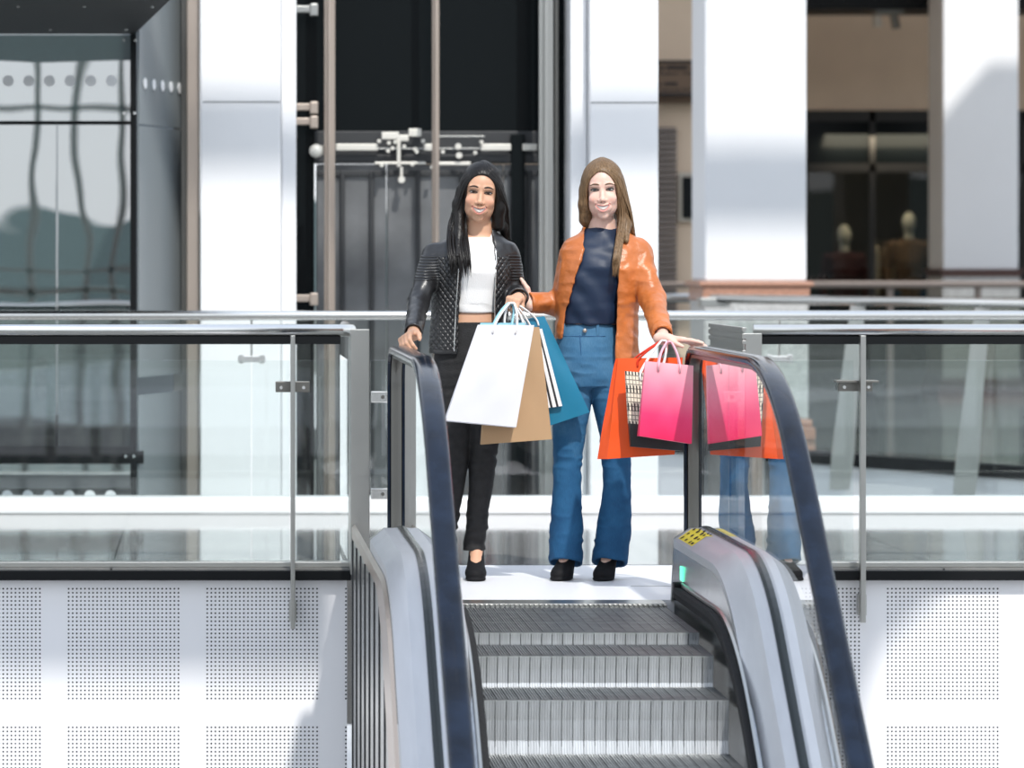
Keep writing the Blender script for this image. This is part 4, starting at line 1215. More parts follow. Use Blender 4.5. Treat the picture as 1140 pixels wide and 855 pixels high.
def spline(pts, n=14):
    P = [Vector(p) for p in pts]; out = []
    P = [P[0] * 2 - P[1]] + P + [P[-1] * 2 - P[-2]]
    seg = len(P) - 3
    for i in range(n):
        t = i / (n - 1) * seg; k = min(int(t), seg - 1); u = t - k
        a, b_, c, d = P[k:k + 4]
        out.append(.5 * ((2 * b_) + (-a + c) * u + (2 * a - 5 * b_ + 4 * c - d) * u * u + (-a + 3 * b_ - 3 * c + d) * u ** 3))
    return out
def scalp(fr, th, ph, side, lift=0.0):
    "point on the hair cap; th 0 top..1.6 ear level, ph 0 front..pi back"
    a = (.078 + .021 * min(1, th / 1.4) + lift, .0985 + lift, .0965 + lift)
    return fr.w((side * a[0] * math.sin(th) * math.sin(ph), .010 - a[1] * math.sin(th) * math.cos(ph), .032 + a[2] * math.cos(th)))
def cap_sdf(S, fr, grow=.0):
    S.ell((0, .012, .034), (.084 + grow, .099 + grow, .097 + grow), .01, fr)
    S.ell((0, .014, -.016), (.097 + grow, .078 + grow, .088), .03, fr)
    S.ell((0, .060, -.030), (.072, .055, .10), .02, fr)

# ------------------------------------------------------------------------------------------------ woman in black leather jacket
Y1 = 16.08
k1 = Y1 / FPX
O1 = Vector((ax(522, Y1), Y1, 0))
W1 = empty('person', O1, 'woman with long black hair, black quilted jacket and white top holding the left handrail', 'person')
hf1 = Frame(at(535.0, 214.0, Y1 - .02), rotm(yaw=-3, roll=6, pitch=3))
torso1 = frame_rows([(250, 532, 13, .048, .02), (261, 532, 17, .052, .02), (267, 530, 29, .066, .015), (278, 528, 38, .082), (300, 528, 36, .098, -.005), (322, 527, 31, .088), (346, 526, 27, .076), (366, 525, 31, .086), (395, 523, 36, .098), (420, 523, 35, .095)], Y1)
sR1, eR1, wR1 = at(483, 284, Y1), at(466, 336, 15.98), at(459.5, 373, 15.63)
sL1, eL1, wL1 = at(566, 284, Y1), at(574, 330, 16.12), at(578, 332, 15.90)
legA1 = [at(507, 415, Y1), at(506, 507, Y1 - .02), at(497, 606, Y1 + .02)]
legB1 = [at(538, 415, Y1), at(539, 507, Y1 - .03), at(530, 606, Y1 + .03)]
toeB1, heelB1 = (ax(529, 15.99), 15.975, 0), (ax(530.5, 16.14), 16.135, 0)
toeA1, heelA1 = (ax(496, 15.99), 15.965, 0), (ax(497, 16.14), 16.13, 0)
S = SDF((.70, 15.33, -.01), (1.46, 16.34, 1.80), .003)
face(S, hf1)
S.cone(hf1.w((0, .018, -.055)), at(532, 262, Y1 + .02), .049, .050, .02)
S.stack(torso1, .03)
for s_, e_, w_ in ((sR1, eR1, wR1), (sL1, eL1, wL1)):
    S.chain([s_, e_, w_], [.043, .034, .024], .015)
for lg in (legA1, legB1): S.chain(lg, [.056, .030, .026], .008)
foot(S, toeB1, heelB1); foot(S, toeA1, heelA1)
dR = np.array(at(440, 378, 15.47)) - np.array(wR1)
hand(S, wR1, dR, (.25, -.55, -.8), 1, [(38, 52, 30), (42, 55, 30), (44, 55, 30), (46, 55, 30)], 1.05, .98, thumb=(.6, .7, .5))
hand(S, wL1, np.array(at(569, 334, 15.80)) - np.array(wL1), (-.15, .15, -1), 1, [(62, 85, 55), (66, 88, 55), (70, 88, 55), (74, 88, 55)], 1.0, .95, thumb=(.5, .35, .8))
V, Q = S.nets(); V = vsmooth(V, Q, 1, .4)
skin1, lip1 = (.60, .345, .225), (.37, .11, .09)
body1 = np_mesh('body', V, Q, M['skin'], W1, cols=face_cols(V, hf1, skin1, lip1, (.66, .30, .21)))
face_parts(S, hf1, W1, M['iris'], M['brow_dark'])
# white crop top
T = SDF((.85, 15.8, 1.0), (1.4, 16.3, 1.55), .004)
top_rows = frame_rows([(259, 532, 19, .058, .02), (268, 530, 32, .072, .015), (278, 528, 38, .090), (292, 528, 38, .106, -.012), (303, 528, 37, .112, -.014), (322, 527, 33, .098, -.004), (348, 526, 29.5, .086)], Y1)
T.stack(top_rows, .01)
S2 = frame_rows([(250, 532, 15, .058, .01), (264, 532, 15, .062, .0)], Y1); T.stack(S2, .004, mode='sub')
V, Q = T.nets(); N = vnormals(V, Q)
V = vsmooth(V, Q, 2); V = V + N * (.0015 * np.sin(V[:, 2:3] * 90 + V[:, 0:1] * 30) * (V[:, 2:3] < 1.15))
np_mesh('crop_top', V, Q, M['white_knit'], W1)
# jeans
J = SDF((.80, 15.75, .12), (1.40, 16.35, 1.12), .004)
J.stack(frame_rows([(358.5, 526, 29, .086), (372, 525, 34, .094), (395, 523, 39.5, .106), (418, 522.5, 40, .106), (428, 522.5, 38, .10)], Y1), .02)
J.stack(frame_rows([(405, 505, 19, .085), (440, 504.5, 21.5, .088), (470, 506.5, 18.5, .078), (505, 507, 15, .065), (540, 504, 13.5, .060), (570, 500.5, 11.5, .054, .01), (596, 497, 11, .050, .02), (614, 496.5, 12, .050, .03)], Y1), .02)
J.stack(frame_rows([(405, 540, 20, .088), (440, 541, 22, .090), (470, 540, 19, .080), (505, 538, 15.5, .066), (535, 536, 14, .061), (566, 532.5, 12.2, .055, .01), (590, 530.5, 11.8, .050, .02), (602, 529, 12, .049, .03), (614, 528.5, 12.3, .050, .03)], Y1), .016)
for cx, cz in ((529.5, 613), (497, 613)):
    c = at(cx, cz, Y1 + .03); J.cone(c + Vector((0, 0, -.03)), c + Vector((0, 0, .035)), .033, .033, .003, mode='sub')
V, Q = J.nets(); N = vnormals(V, Q); V = vsmooth(V, Q, 1)
w = np.exp(-((V[:, 2] - .20) / .09) ** 2) * .006 + np.exp(-((V[:, 2] - .52) / .06) ** 2) * .003 + .0015
V = V + N * (w * vnoise(V * np.array([1, 1, 3.2]), 18, 3))[:, None]
jn = np_mesh('jeans', V, Q, M['black_denim'], W1)
b = MB(); p = at(536.5, 364.5, Y1 - .098); b.cyl(p, .008, .006); b.build('button', M['brownsteel'], jn, smooth=True)
for nm, t_, h_ in (('shoe', toeB1, heelB1), ('shoe', toeA1, heelA1)): shoe(nm, W1, t_, h_, .13)
# jacket: open-fronted shell and two sleeves
def jacket(name, root, rows, k0, Y0, opening, armR, armL, radR, radL, m, thick, noise_amp, noise_sc, box, colfn=None, hem=None, inner_grow=-.012, seed=1, collar=None):
    A = SDF(box[0], box[1], .004)
    A.stack(rows, .01)
    A.stack(rows, .003, mode='sub', grow=-thick, cap=False)
    A.poly([tuple((at(px, py, Y0 - .1).x, at(px, py, Y0 - .1).z)) for px, py in opening], Y0 - .40, Y0 - .004, .006)
    if hem: hem(A)
    inner = A
    for arm, rad in ((armR, radR), (armL, radL)): A.chain(arm, rad, .022)
    if collar: collar(A)
    for arm, rad in ((armR, radR), (armL, radL)):      # hollow cuff
        a, c = Vector(arm[-2]), Vector(arm[-1]); d = (c - a).normalized()
        A.cone(c - d * .030, c + d * .08, rad[-1] - .007, rad[-1] - .004, .003, mode='sub')
        A.op(lambda X, Y, Z, c=c, d=d: np.maximum(-((X - c.x) * d.x + (Y - c.y) * d.y + (Z - c.z) * d.z), np.sqrt((X - c.x) ** 2 + (Y - c.y) ** 2 + (Z - c.z) ** 2) - .07), np.array(c) - .07, np.array(c) + .07, .002, 'sub')
    V, Q = A.nets(); V = vsmooth(V, Q, 1); N = vnormals(V, Q)
    n1 = vnoise(V * np.array([1, 1, 1.5]), noise_sc, seed); n2 = vnoise(V, noise_sc * 2.3, seed + 5)
    fold = 1 - 2 * np.abs(n1)                          # sharp creases between soft swells
    V = V + N * (noise_amp * (.65 * fold + .5 * n2))[:, None]
    o = np_mesh(name, V, Q, m, root, cols=colfn(V) if colfn else None)
    return o, A
jrows = frame_rows([(258, 532, 20, .062, .015), (264, 531, 30, .072, .012), (271, 528, 41, .086, .008), (281, 525, 46, .104), (300, 524.5, 45, .120, -.006), (325, 525, 44, .116), (350, 523, 43, .110), (375, 521, 43, .116), (393.5, 521, 43, .120)], Y1)
def qcol(V):
    C = np.zeros((len(V), 3))
    def near(P, a, b):
        a = np.array(a); d = np.array(b) - a; t = np.clip(((P - a) @ d) / (d @ d), 0, 1); return np.linalg.norm(P - a - t[:, None] * d, axis=1)
    arm = np.minimum(np.minimum(near(V, sR1, eR1), near(V, eR1, wR1)), np.minimum(near(V, sL1, eL1), near(V, eL1, wL1)))
    body = (arm > .064)
    C[:, 0] = np.clip((arm - .060) / .01, 0, 1) * (V[:, 2] < az(286, Y1)) * (V[:, 2] > az(388, Y1))
    C[:, 1] = (~body) * (V[:, 2] > az(312, Y1)) * (V[:, 2] < az(284, Y1)) * .8
    return C
def coll1(A):
    rr = frame_rows([(255.5, 532, 20.5, .064, .012), (262, 532, 22, .068, .010), (271, 531, 26, .080, .004)], Y1)
    A.stack(rr, .006); A.stack(rr, .003, mode='sub', grow=-.011, cap=False, clip=True)
    A.poly([(at(px, py, Y1 - .08).x, at(px, py, Y1 - .08).z) for px, py in ((516, 245), (548, 245), (549.5, 278), (516, 278))], Y1 - .4, Y1 - .004, .004)
j1, A1 = jacket('jacket', W1, jrows, k1, Y1, [(516, 250), (548, 250), (551, 275), (551, 300), (550, 345), (552, 400), (509, 400), (511, 345), (514, 300), (517, 275)],
             [sR1, eR1, Vector(wR1) + (Vector(eR1) - Vector(wR1)) * .08], [sL1, eL1, Vector(wL1) + (Vector(eL1) - Vector(wL1)) * .20],
             [.049, .043, .037], [.049, .046, .041], M['quilt'], .014, .0035, 15, ((.70, 15.45, .85), (1.46, 16.40, 1.52)), qcol, collar=coll1)
# zips along both front edges
for edge_px in ([(516.5, 276), (514, 300), (513.5, 300), (510.5, 345), (508.5, 392)], [(549.5, 276), (551, 300), (551.5, 300), (550.5, 345), (552, 388)]):
    pts = []
    for i in range(24):
        u = i / 23 * (len(edge_px) - 1); j = min(int(u), len(edge_px) - 2); f = u - j
        px = edge_px[j][0] * (1 - f) + edge_px[j + 1][0] * f; py = edge_px[j][1] * (1 - f) + edge_px[j + 1][1] * f
        q = None
        for off in (0, -2, 2, -4, 4, -6, 6):
            q = A1.ray(at(px + off, py, Y1 - .28), (0, 1, 0), .26)
            if q is not None: break
        if q is not None and (not pts or abs(q[1] - pts[-1][1]) < .03): pts.append(Vector(q) + Vector((0, -.002, 0)))
    if len(pts) > 3:
        b = MB(); b.tube(pts, .0028, 6); b.build('zip', M['screw'], j1, smooth=True)
# bracelet
b = MB(); dirn = (Vector(at(569, 334, 15.80)) - Vector(wL1)).normalized(); c = Vector(wL1) + dirn * .005
u = dirn.cross(Vector((0, 0, 1))).normalized(); v = u.cross(dirn)
b.tube([c + (u * math.cos(a) + v * math.sin(a)) * .028 for a in [2 * PI * i / 24 for i in range(25)]], .003, 8, False); b.build('bracelet', M['black'], W1, smooth=True)
# hair
def base1(S):
    cap_sdf(S, hf1)
    for s in (-1, 1):
        S.chain([hf1.w((s * .078, .005, .0)), hf1.w((s * .083, .0, -.06)), hf1.w((s * .086, .015, -.13))], [.020, .025, .026], .02, WORLD)
    S.chain([hf1.w((0, .075, .02)), hf1.w((0, .085, -.10)), hf1.w((.01, .095, -.20))], [.05, .055, .05], .03)
    S.chain([hf1.w((-.082, -.005, -.06)), at(511, 262, Y1 - .06), at(509, 285, Y1 - .135)], [.020, .021, .012], .02)
    S.chain([hf1.w((.080, .02, -.06)), at(560, 252, Y1 + .03), at(563, 266, Y1 + .05)], [.022, .020, .012], .02)
    S.ell((0, -.050, -.036), (.068, .080, .113), .010, hf1, 'sub'); S.cone((.002, -.092, .074), (.002, -.030, .136), .0035, .0025, .004, hf1, 'sub')         # face opening
strands = []
for s in (-1, 1):
    for i in range(130):
        u = random.random(); ph1 = math.radians(46 + 132 * u); ph0 = math.radians(2 + 130 * u * u + 44 * u)
        lift = random.uniform(-.001, .006)
        pts = []
        for th in (.06, .33, .62, .88, 1.08, 1.25, 1.42, 1.5, 1.6):
            f = max(0, min(1, (th - .92) / .62)); f = f * f * (3 - 2 * f)
            pts.append(scalp(hf1, th, ph0 + (ph1 - ph0) * f, s, lift))
        L0 = hf1.locp(np.array(pts[-1]))
        if s < 0 and ph1 < math.radians(150):
            v_ = random.random(); q = at(497 + 17 * v_ + 6 * (1 - u), 248, Y1 - .03 + .05 * u); ex = 498 + 24 * v_
            pts += [q, at(ex - 1, 268, Y1 - .06 - .04 * random.random()), at(ex + 1, 285, Y1 - .150 + .01 * random.random()), at(ex + 3, 292 + 18 * random.random(), Y1 - .152)]
        elif s > 0 and ph1 < math.radians(150):
            v_ = random.random(); pts += [at(558 + 9 * v_, 234, Y1 - .02 + .06 * u), at(557 + 10 * v_, 255, Y1 + .02 + .06 * random.random()), at(559 + 10 * v_, 262 + 12 * random.random(), Y1 + .05 + .05 * random.random())]
        else:
            pts += [hf1.w((s * .07 * random.random(), .115, -.08)), hf1.w((s * .08 * random.random(), .125, -.20)), hf1.w((s * .08 * random.random(), .12, -.26 - .06 * random.random()))]
        strands.append((pts[:7], pts[9:]))
hair('hair', W1, hf1, M['hair_black'], strands, base=dict(box=((.80, 15.75, 1.2), (1.45, 16.35, 1.80)), fn=base1))

# ------------------------------------------------------------------------------------------------ woman in orange leather jacket
Y2 = 16.04
k2 = Y2 / FPX
O2 = Vector((ax(655, Y2), Y2, 0))
W2 = empty('person', O2, 'woman with long light brown hair in an orange leather jacket and flared blue jeans', 'person')
hf2 = Frame(at(671.0, 211.0, Y2 - .02), rotm(yaw=-7, roll=-2, pitch=2))
torso2 = frame_rows([(247, 671, 14, .048, .02), (258, 671, 16, .052, .02), (264, 671, 24, .060, .015), (276, 672, 31, .070), (298, 668, 33, .086, -.005), (322, 662, 31, .088), (346, 657, 27, .078), (366, 655, 30, .088), (395, 655, 36, .10), (420, 656, 36, .096)], Y2)
sR2, eR2, wR2 = at(640, 282, Y2), at(622, 338, 16.10), at(588, 337, 16.04)     # arm linked with her friend
sL2, eL2, wL2 = at(711, 281, Y2 - .02), at(726, 333, 15.92), at(739, 377, 15.55)
toeC, heelC = (ax(621, 16.03), 15.995, 0), (ax(637, 16.10), 16.105, 0)
toeD, heelD = (ax(668, 16.03), 15.985, 0), (ax(683, 16.12), 16.115, 0)
S = SDF((1.22, 15.22, -.01), (2.02, 16.32, 1.80), .003)
face(S, hf2, slim=.94)
S.cone(hf2.w((0, .018, -.055)), at(671, 258, Y2 + .02), .045, .046, .02)
S.stack(torso2, .03)
for s_, e_, w_ in ((sR2, eR2, wR2), (sL2, eL2, wL2)): S.chain([s_, e_, w_], [.043, .034, .024], .015)
S.chain([at(640, 415, Y2), at(631, 510, Y2 - .02), at(633, 608, Y2 + .05)], [.060, .038, .028], .008)
S.chain([at(672, 415, Y2), at(687, 510, Y2 - .02), at(681, 608, Y2 + .05)], [.060, .038, .028], .008)
foot(S, toeC, heelC); foot(S, toeD, heelD)
hand(S, wL2, np.array(at(775, 379.5, 15.49)) - np.array(wL2), (.1, -.15, -1), -1, [(2, 5, 4), (5, 10, 8), (10, 18, 12), (18, 28, 20)], 1.0, 1.0, thumb=(.75, .55, .3))
hand(S, wR2, np.array(at(579, 322, 16.10)) - np.array(wR2), (-.5, -.9, .1), 1, [(30, 40, 25), (34, 44, 28), (36, 44, 28), (40, 44, 28)], 1.0, .95, thumb=(.6, .5, .5))
V, Q = S.nets(); V = vsmooth(V, Q, 1, .4)
skin2, lip2 = (.74, .49, .40), (.52, .18, .16)
np_mesh('body', V, Q, M['skin'], W2, cols=face_cols(V, hf2, skin2, lip2, (.78, .40, .32)))
face_parts(S, hf2, W2, M['iris_blue'], M['brow_brown'], -.001)
# navy top
T = SDF((1.35, 15.75, 1.0), (1.95, 16.35, 1.56), .004)
T.stack(frame_rows([(254, 670, 17.5, .056, .02), (263, 670, 26, .068, .015), (276, 669, 33, .086), (298, 664, 37, .112, -.012), (322, 660, 34, .108, -.010), (345, 657, 32.5, .104, -.008), (361, 655.5, 32, .100, -.004)], Y2), .01)
T.stack(frame_rows([(248, 670, 15, .052, .02), (257, 670, 15.5, .053, .02)], Y2), .004, mode='sub')
V, Q = T.nets(); V = vsmooth(V, Q, 2); N = vnormals(V, Q)
f = np.sin(38 * (V[:, 0] - 1.55) * 1.3 + 46 * V[:, 2] + 3 * vnoise(V, 7, 4)) * .0035 + vnoise(V * np.array([1, 1, 2]), 15, 9) * .004
V = V + N * f[:, None]
np_mesh('navy_top', V, Q, M['navy'], W2)
# flared jeans
J = SDF((1.33, 15.75, .035), (1.90, 16.40, 1.12), .004)
J.stack(frame_rows([(361, 654.5, 30.5, .090), (375, 654.5, 34, .098), (398, 654.5, 38, .108), (420, 655.5, 40, .108), (430, 656, 39, .104)], Y2), .02)
J.stack(frame_rows([(405, 638, 20, .088), (440, 637.5, 22.5, .090), (478, 634, 18.5, .080), (511, 632, 15.3, .068), (541, 631.3, 15.4, .064), (566, 631, 16.8, .068, .01), (595, 631, 18.2, .076, .02), (620, 630.5, 18.6, .082, .03), (635, 630.5, 18.6, .084, .035)], Y2), .02)
J.stack(frame_rows([(405, 673, 20, .088), (440, 680, 23, .090), (478, 685.5, 19, .080), (511, 686, 15.2, .068), (541, 687, 14.8, .064), (566, 686, 17.2, .068, .01), (595, 683, 19, .076, .02), (620, 680, 19.3, .082, .03), (636, 679, 19.3, .084, .035)], Y2), .010)
for cx in (630.5, 679.5):
    J.stack(frame_rows([(585, cx, 13, .055, .03), (610, cx, 16, .072, .035), (645, cx, 16.4, .074, .04)], Y2), .003, mode='sub')
for cx, sl in ((630.5, .14), (679, .14)):     # hems drop towards the back and the outside
    c = at(cx, 626.5, Y2 + .03)
    n_ = np.array([.10, .30, 1.0]); n_ /= np.linalg.norm(n_)
    J.op(lambda X, Y, Z, c=c, n_=n_: np.maximum((X - c.x) * n_[0] + (Y - c.y) * n_[1] + (Z - c.z) * n_[2], np.abs(X - c.x) - .1), (c.x - .09, c.y - .15, 0.03), (c.x + .09, c.y + .15, .12), .002, 'sub', margin=0)
V, Q = J.nets(); V = vsmooth(V, Q, 1); N = vnormals(V, Q)
w = .0045 * np.exp(-((V[:, 2] - .86) / .07) ** 2) + .004 * np.exp(-((V[:, 2] - .50) / .08) ** 2) + .0035 * np.exp(-((V[:, 2] - .18) / .12) ** 2) + .0012
V = V + N * (w * (1 - 2 * np.abs(vnoise(V * np.array([1, 1, 2.2]), 13, 6))))[:, None]
jn = np_mesh('jeans', V, Q, M['denim'], W2)
b = MB(); b.cyl(at(651, 368, Y2 - .104), .0085, .008); b.build('button', M['brownsteel'], jn, smooth=True)
for px in (634, 671):
    b = MB(); q = J.ray(at(px, 368, Y2 - .3), (0, 1, 0)); q = Vector(q); b.bbox(q.x - .006, q.x + .006, q.y - .006, q.y + .004, q.z - .025, q.z + .025, .002); b.build('belt_loop', M['denim'], jn)
pts = [Vector(J.ray(at(px, py, Y2 - .3), (0, 1, 0))) + Vector((0, -.001, 0)) for px, py in ((651, 374), (651.5, 384), (652, 396), (652.5, 410))]
b = MB(); b.tube(pts, .0022, 6); b.build('fly_seam', mat('seam_thread', (.016, .08, .19), .8), jn, smooth=True)
pw = [Vector(q) + Vector((0, -.0005, 0)) for q in (J.ray(at(px, 375.5, Y2 - .3), (0, 1, 0)) for px in range(628, 684, 4)) if q is not None]
b = MB(); b.tube(pw, .0020, 6); b.build('waistband_seam', bpy.data.materials['seam_thread'], jn, smooth=True)
for t_, h_ in ((toeC, heelC), (toeD, heelD)): shoe('shoe', W2, t_, h_, .13)
# orange jacket
jr2 = frame_rows([(255, 672, 20, .064, .015), (261, 673, 31, .076, .012), (269, 674, 44, .092, .008), (280, 674, 49, .112), (300, 671, 49, .134, -.008), (325, 667, 48, .132), (350, 664, 45, .124), (375, 664, 46, .128), (401, 665, 47, .132)], Y2)
def hem2(A):   # left front panel ends higher, right one lower
    A.poly([(at(600, 374, Y2 - .1).x, az(374, Y2)), (at(655, 381, Y2 - .1).x, az(381, Y2)), (at(655, 420, Y2).x, az(420, Y2)), (at(600, 420, Y2).x, az(420, Y2))], Y2 - .4, Y2 + .4, .004)
def coll2(A):
    rr = frame_rows([(253, 671, 22, .068, .012), (260, 671, 24, .072, .010), (270, 672, 30, .088, .002)], Y2)
    A.stack(rr, .006); A.stack(rr, .003, mode='sub', grow=-.011, cap=False, clip=True)
    A.poly([(at(px, py, Y2 - .08).x, at(px, py, Y2 - .08).z) for px, py in ((654, 243), (689, 243), (688, 278), (650, 278))], Y2 - .4, Y2 - .004, .004)
j2, A2 = jacket('jacket', W2, jr2, k2, Y2, [(656, 244), (688, 244), (688, 300), (687, 350), (684.5, 410), (622, 410), (630, 350), (640, 310), (650, 280)],
             [sR2, eR2, Vector(wR2) + Vector((.0, 0, 0))], [sL2, eL2, Vector(wL2) + (Vector(eL2) - Vector(wL2)) * .10],
             [.050, .047, .042], [.052, .049, .041], M['orange_leather'], .012, .0060, 15, ((1.25, 15.35, .85), (2.05, 16.42, 1.54)), None, hem=hem2, seed=4, collar=coll2)
# hair
def base2(S):
    cap_sdf(S, hf2)
    for s in (-1, 1): S.chain([hf2.w((s * .072, .005, .0)), hf2.w((s * .076, .0, -.06)), hf2.w((s * .078, .015, -.12))], [.020, .024, .024], .02)
    S.chain([hf2.w((0, .075, .02)), hf2.w((0, .085, -.10)), hf2.w((.0, .095, -.18))], [.05, .052, .045], .03)
    S.chain([hf2.w((.076, .0, -.06)), at(696, 250, Y2 - .03), at(697, 268, Y2 - .09)], [.022, .024, .012], .02)
    S.chain([hf2.w((-.074, .01, -.06)), at(652, 245, Y2 + .02), at(654, 256, Y2 + .03)], [.020, .018, .010], .02)
    S.ell((-.003, -.050, -.036), (.062, .080, .114), .010, hf2, 'sub'); S.cone((.0, -.092, .074), (.0, -.030, .136), .0035, .0025, .004, hf2, 'sub')
strands = []
for s in (-1, 1):
    for i in range(135):
        u = random.random(); ph1 = math.radians(46 + 132 * u); ph0 = math.radians(2 + 130 * u * u + 44 * u)
        lift = random.uniform(-.001, .005); pts = []
        for th in (.06, .33, .62, .88, 1.08, 1.25, 1.42, 1.5, 1.6):
            f = max(0, min(1, (th - .92) / .62)); f = f * f * (3 - 2 * f)
            pts.append(scalp(hf2, th, ph0 + (ph1 - ph0) * f, s, lift))
        if s > 0 and ph1 < math.radians(150):
            v_ = random.random(); q = at(690 + 14 * v_, 240, Y2 - .05 + .07 * u)
            if v_ < .55: pts += [q, at(686 + 14 * v_, 266, Y2 - .11 + .01 * random.random()), at(683 + 14 * v_, 285, Y2 - .155), at(681 + 14 * v_, 290 + 20 * random.random(), Y2 - .165)]
            else: pts += [q, at(690 + 16 * v_, 256, Y2 - .02 + .03 * random.random()), at(692 + 16 * v_, 262 + 6 * random.random(), Y2 + .03)]
        elif s < 0 and ph1 < math.radians(150):
            v_ = random.random(); pts += [at(645.5 + 8 * v_, 234, Y2 - .02 + .06 * u), at(650 + 9 * v_, 250, Y2 + .02 + .04 * random.random()), at(652 + 8 * v_, 255 + 7 * random.random(), Y2 + .05 + .02 * random.random())]
        else:
            pts += [hf2.w((s * .07 * random.random(), .115, -.08)), hf2.w((s * .08 * random.random(), .125, -.18)), hf2.w((s * .08 * random.random(), .12, -.24 - .06 * random.random()))]
        strands.append((pts[:7], pts[9:]))
hair('hair', W2, hf2, M['hair_brown'], strands, base=dict(box=((1.4, 15.72, 1.2), (1.95, 16.35, 1.80)), fn=base2))

# ================================================================== SHOP MANNEQUINS AND CLOTHES (behind the shop window)
M['mann_white'] = mat('mannequin_white', (.62, .58, .50), .5)
def mannequin(px, pyhead, Y, label, torso_m, head_m, legs_m, group='shop mannequins'):
    zt = az(pyhead, Y); c = Vector((ax(px, Y), Y, 0)); sc_ = 1.0
    root = empty('mannequin', c, label, 'mannequin', group)
    def part(name, fn, m, lo, hi):
        S = SDF(np.array(c) + np.array(lo), np.array(c) + np.array(hi), .012); fn(S); V, Q = S.nets(); return np_mesh(name, V, Q, m, root)
    P = lambda x, y, z: np.array((c.x + x, c.y + y, z))
    part('head', lambda S: (S.ell(P(0, 0, zt - .12), (.075, .095, .12), .01), S.cone(P(0, 0, zt - .2), P(0, 0, zt - .34), .05, .055, .02)), head_m, (-.2, -.2, zt - .4), (.2, .2, zt + .05))
    def tor(S):
        S.stack([(zt - .30, c.x, c.y, .10, .07), (zt - .36, c.x, c.y, .19, .09), (zt - .55, c.x, c.y, .17, .12), (zt - .75, c.x, c.y, .14, .10), (zt - .98, c.x, c.y, .19, .12)], .02)
        for s in (-1, 1): S.chain([P(s * .19, 0, zt - .37), P(s * .24, .02, zt - .65), P(s * .23, -.06, zt - .88)], [.055, .045, .035], .03)
    part('torso', tor, torso_m, (-.35, -.25, zt - 1.05), (.35, .25, zt - .25))
    def lg(S):
        for s in (-1, 1): S.chain([P(s * .09, 0, zt - .92), P(s * .10, 0, zt - 1.35), P(s * .10, .02, .16)], [.10, .065, .045], .03); S.cone(P(s * .10, .02, .12), P(s * .11, -.12, .08), .045, .035, .02)
    part('legs', lg, legs_m, (-.3, -.25, .02), (.3, .2, zt - .85))
    b = MB(); b.cyl((c.x, c.y, .015), .2, .03, 2, 28); b.build('base', M['steel'], root)
for px, py, Y, lab, tm, hm, lm in ((940, 250, 42.9, 'shop mannequin in a dark red top with a pale head', (.05, .008, .012), M['mann_white'], (.01, .01, .012)),
                                   (1012, 236, 42.8, 'shop mannequin in a tan jacket and blue trousers nearest the right window edge', (.17, .10, .06), M['mann_white'], (.03, .09, .17))):
    mannequin(px, py, Y, lab, mat('garment_' + str(px), tm, .8), hm, mat('trousers_' + str(px), lm, .8))
rk = empty('clothes_rack', (ax(985, 43.2), 43.2, 0), 'clothes rack inside the shop between the two mannequins', 'clothes rack')
zr = az(268, 43.2)
b = MB(); b.tube([(ax(968, 43.2), 43.2, 0), (ax(968, 43.2), 43.2, zr), (ax(1004, 43.2), 43.2, zr), (ax(1004, 43.2), 43.2, 0)], .015, 8); b.build('rail', M['steel'], rk)
def garment(px, Y, m, label, h=.75):
    x = ax(px, Y); rows = []
    for k, (z, w) in enumerate(((0, .02), (-.03, .06), (-.10, .085), (-.5, .08), (-h, .10))):
        rows.append([(x + w * math.cos(a) * .35 + .01 * math.sin(3 * a + k), Y + w * 2.2 * math.sin(a), zr - .05 + z) for a in [2 * PI * i / 16 for i in range(16)]])
    b = MB(); b.rows(rows, True, True); b.tube([(x, Y, zr + .02), (x, Y, zr - .06)], .006, 6)
    return tag(b.build('hanging_coat', m, loc=(x, Y, zr), smooth=True), label, 'coat', 'coats on the shop rack')
for px, c, lab in ((976, (.42, .34, .25), 'cream coat hanging at the left of the shop rack'), (984, (.24, .17, .12), 'brown coat hanging in the middle of the shop rack'), (993, (.36, .30, .24), 'pale beige coat hanging at the right of the shop rack')):
    garment(px, 43.2, mat('coat_%d' % px, c, .8), lab)
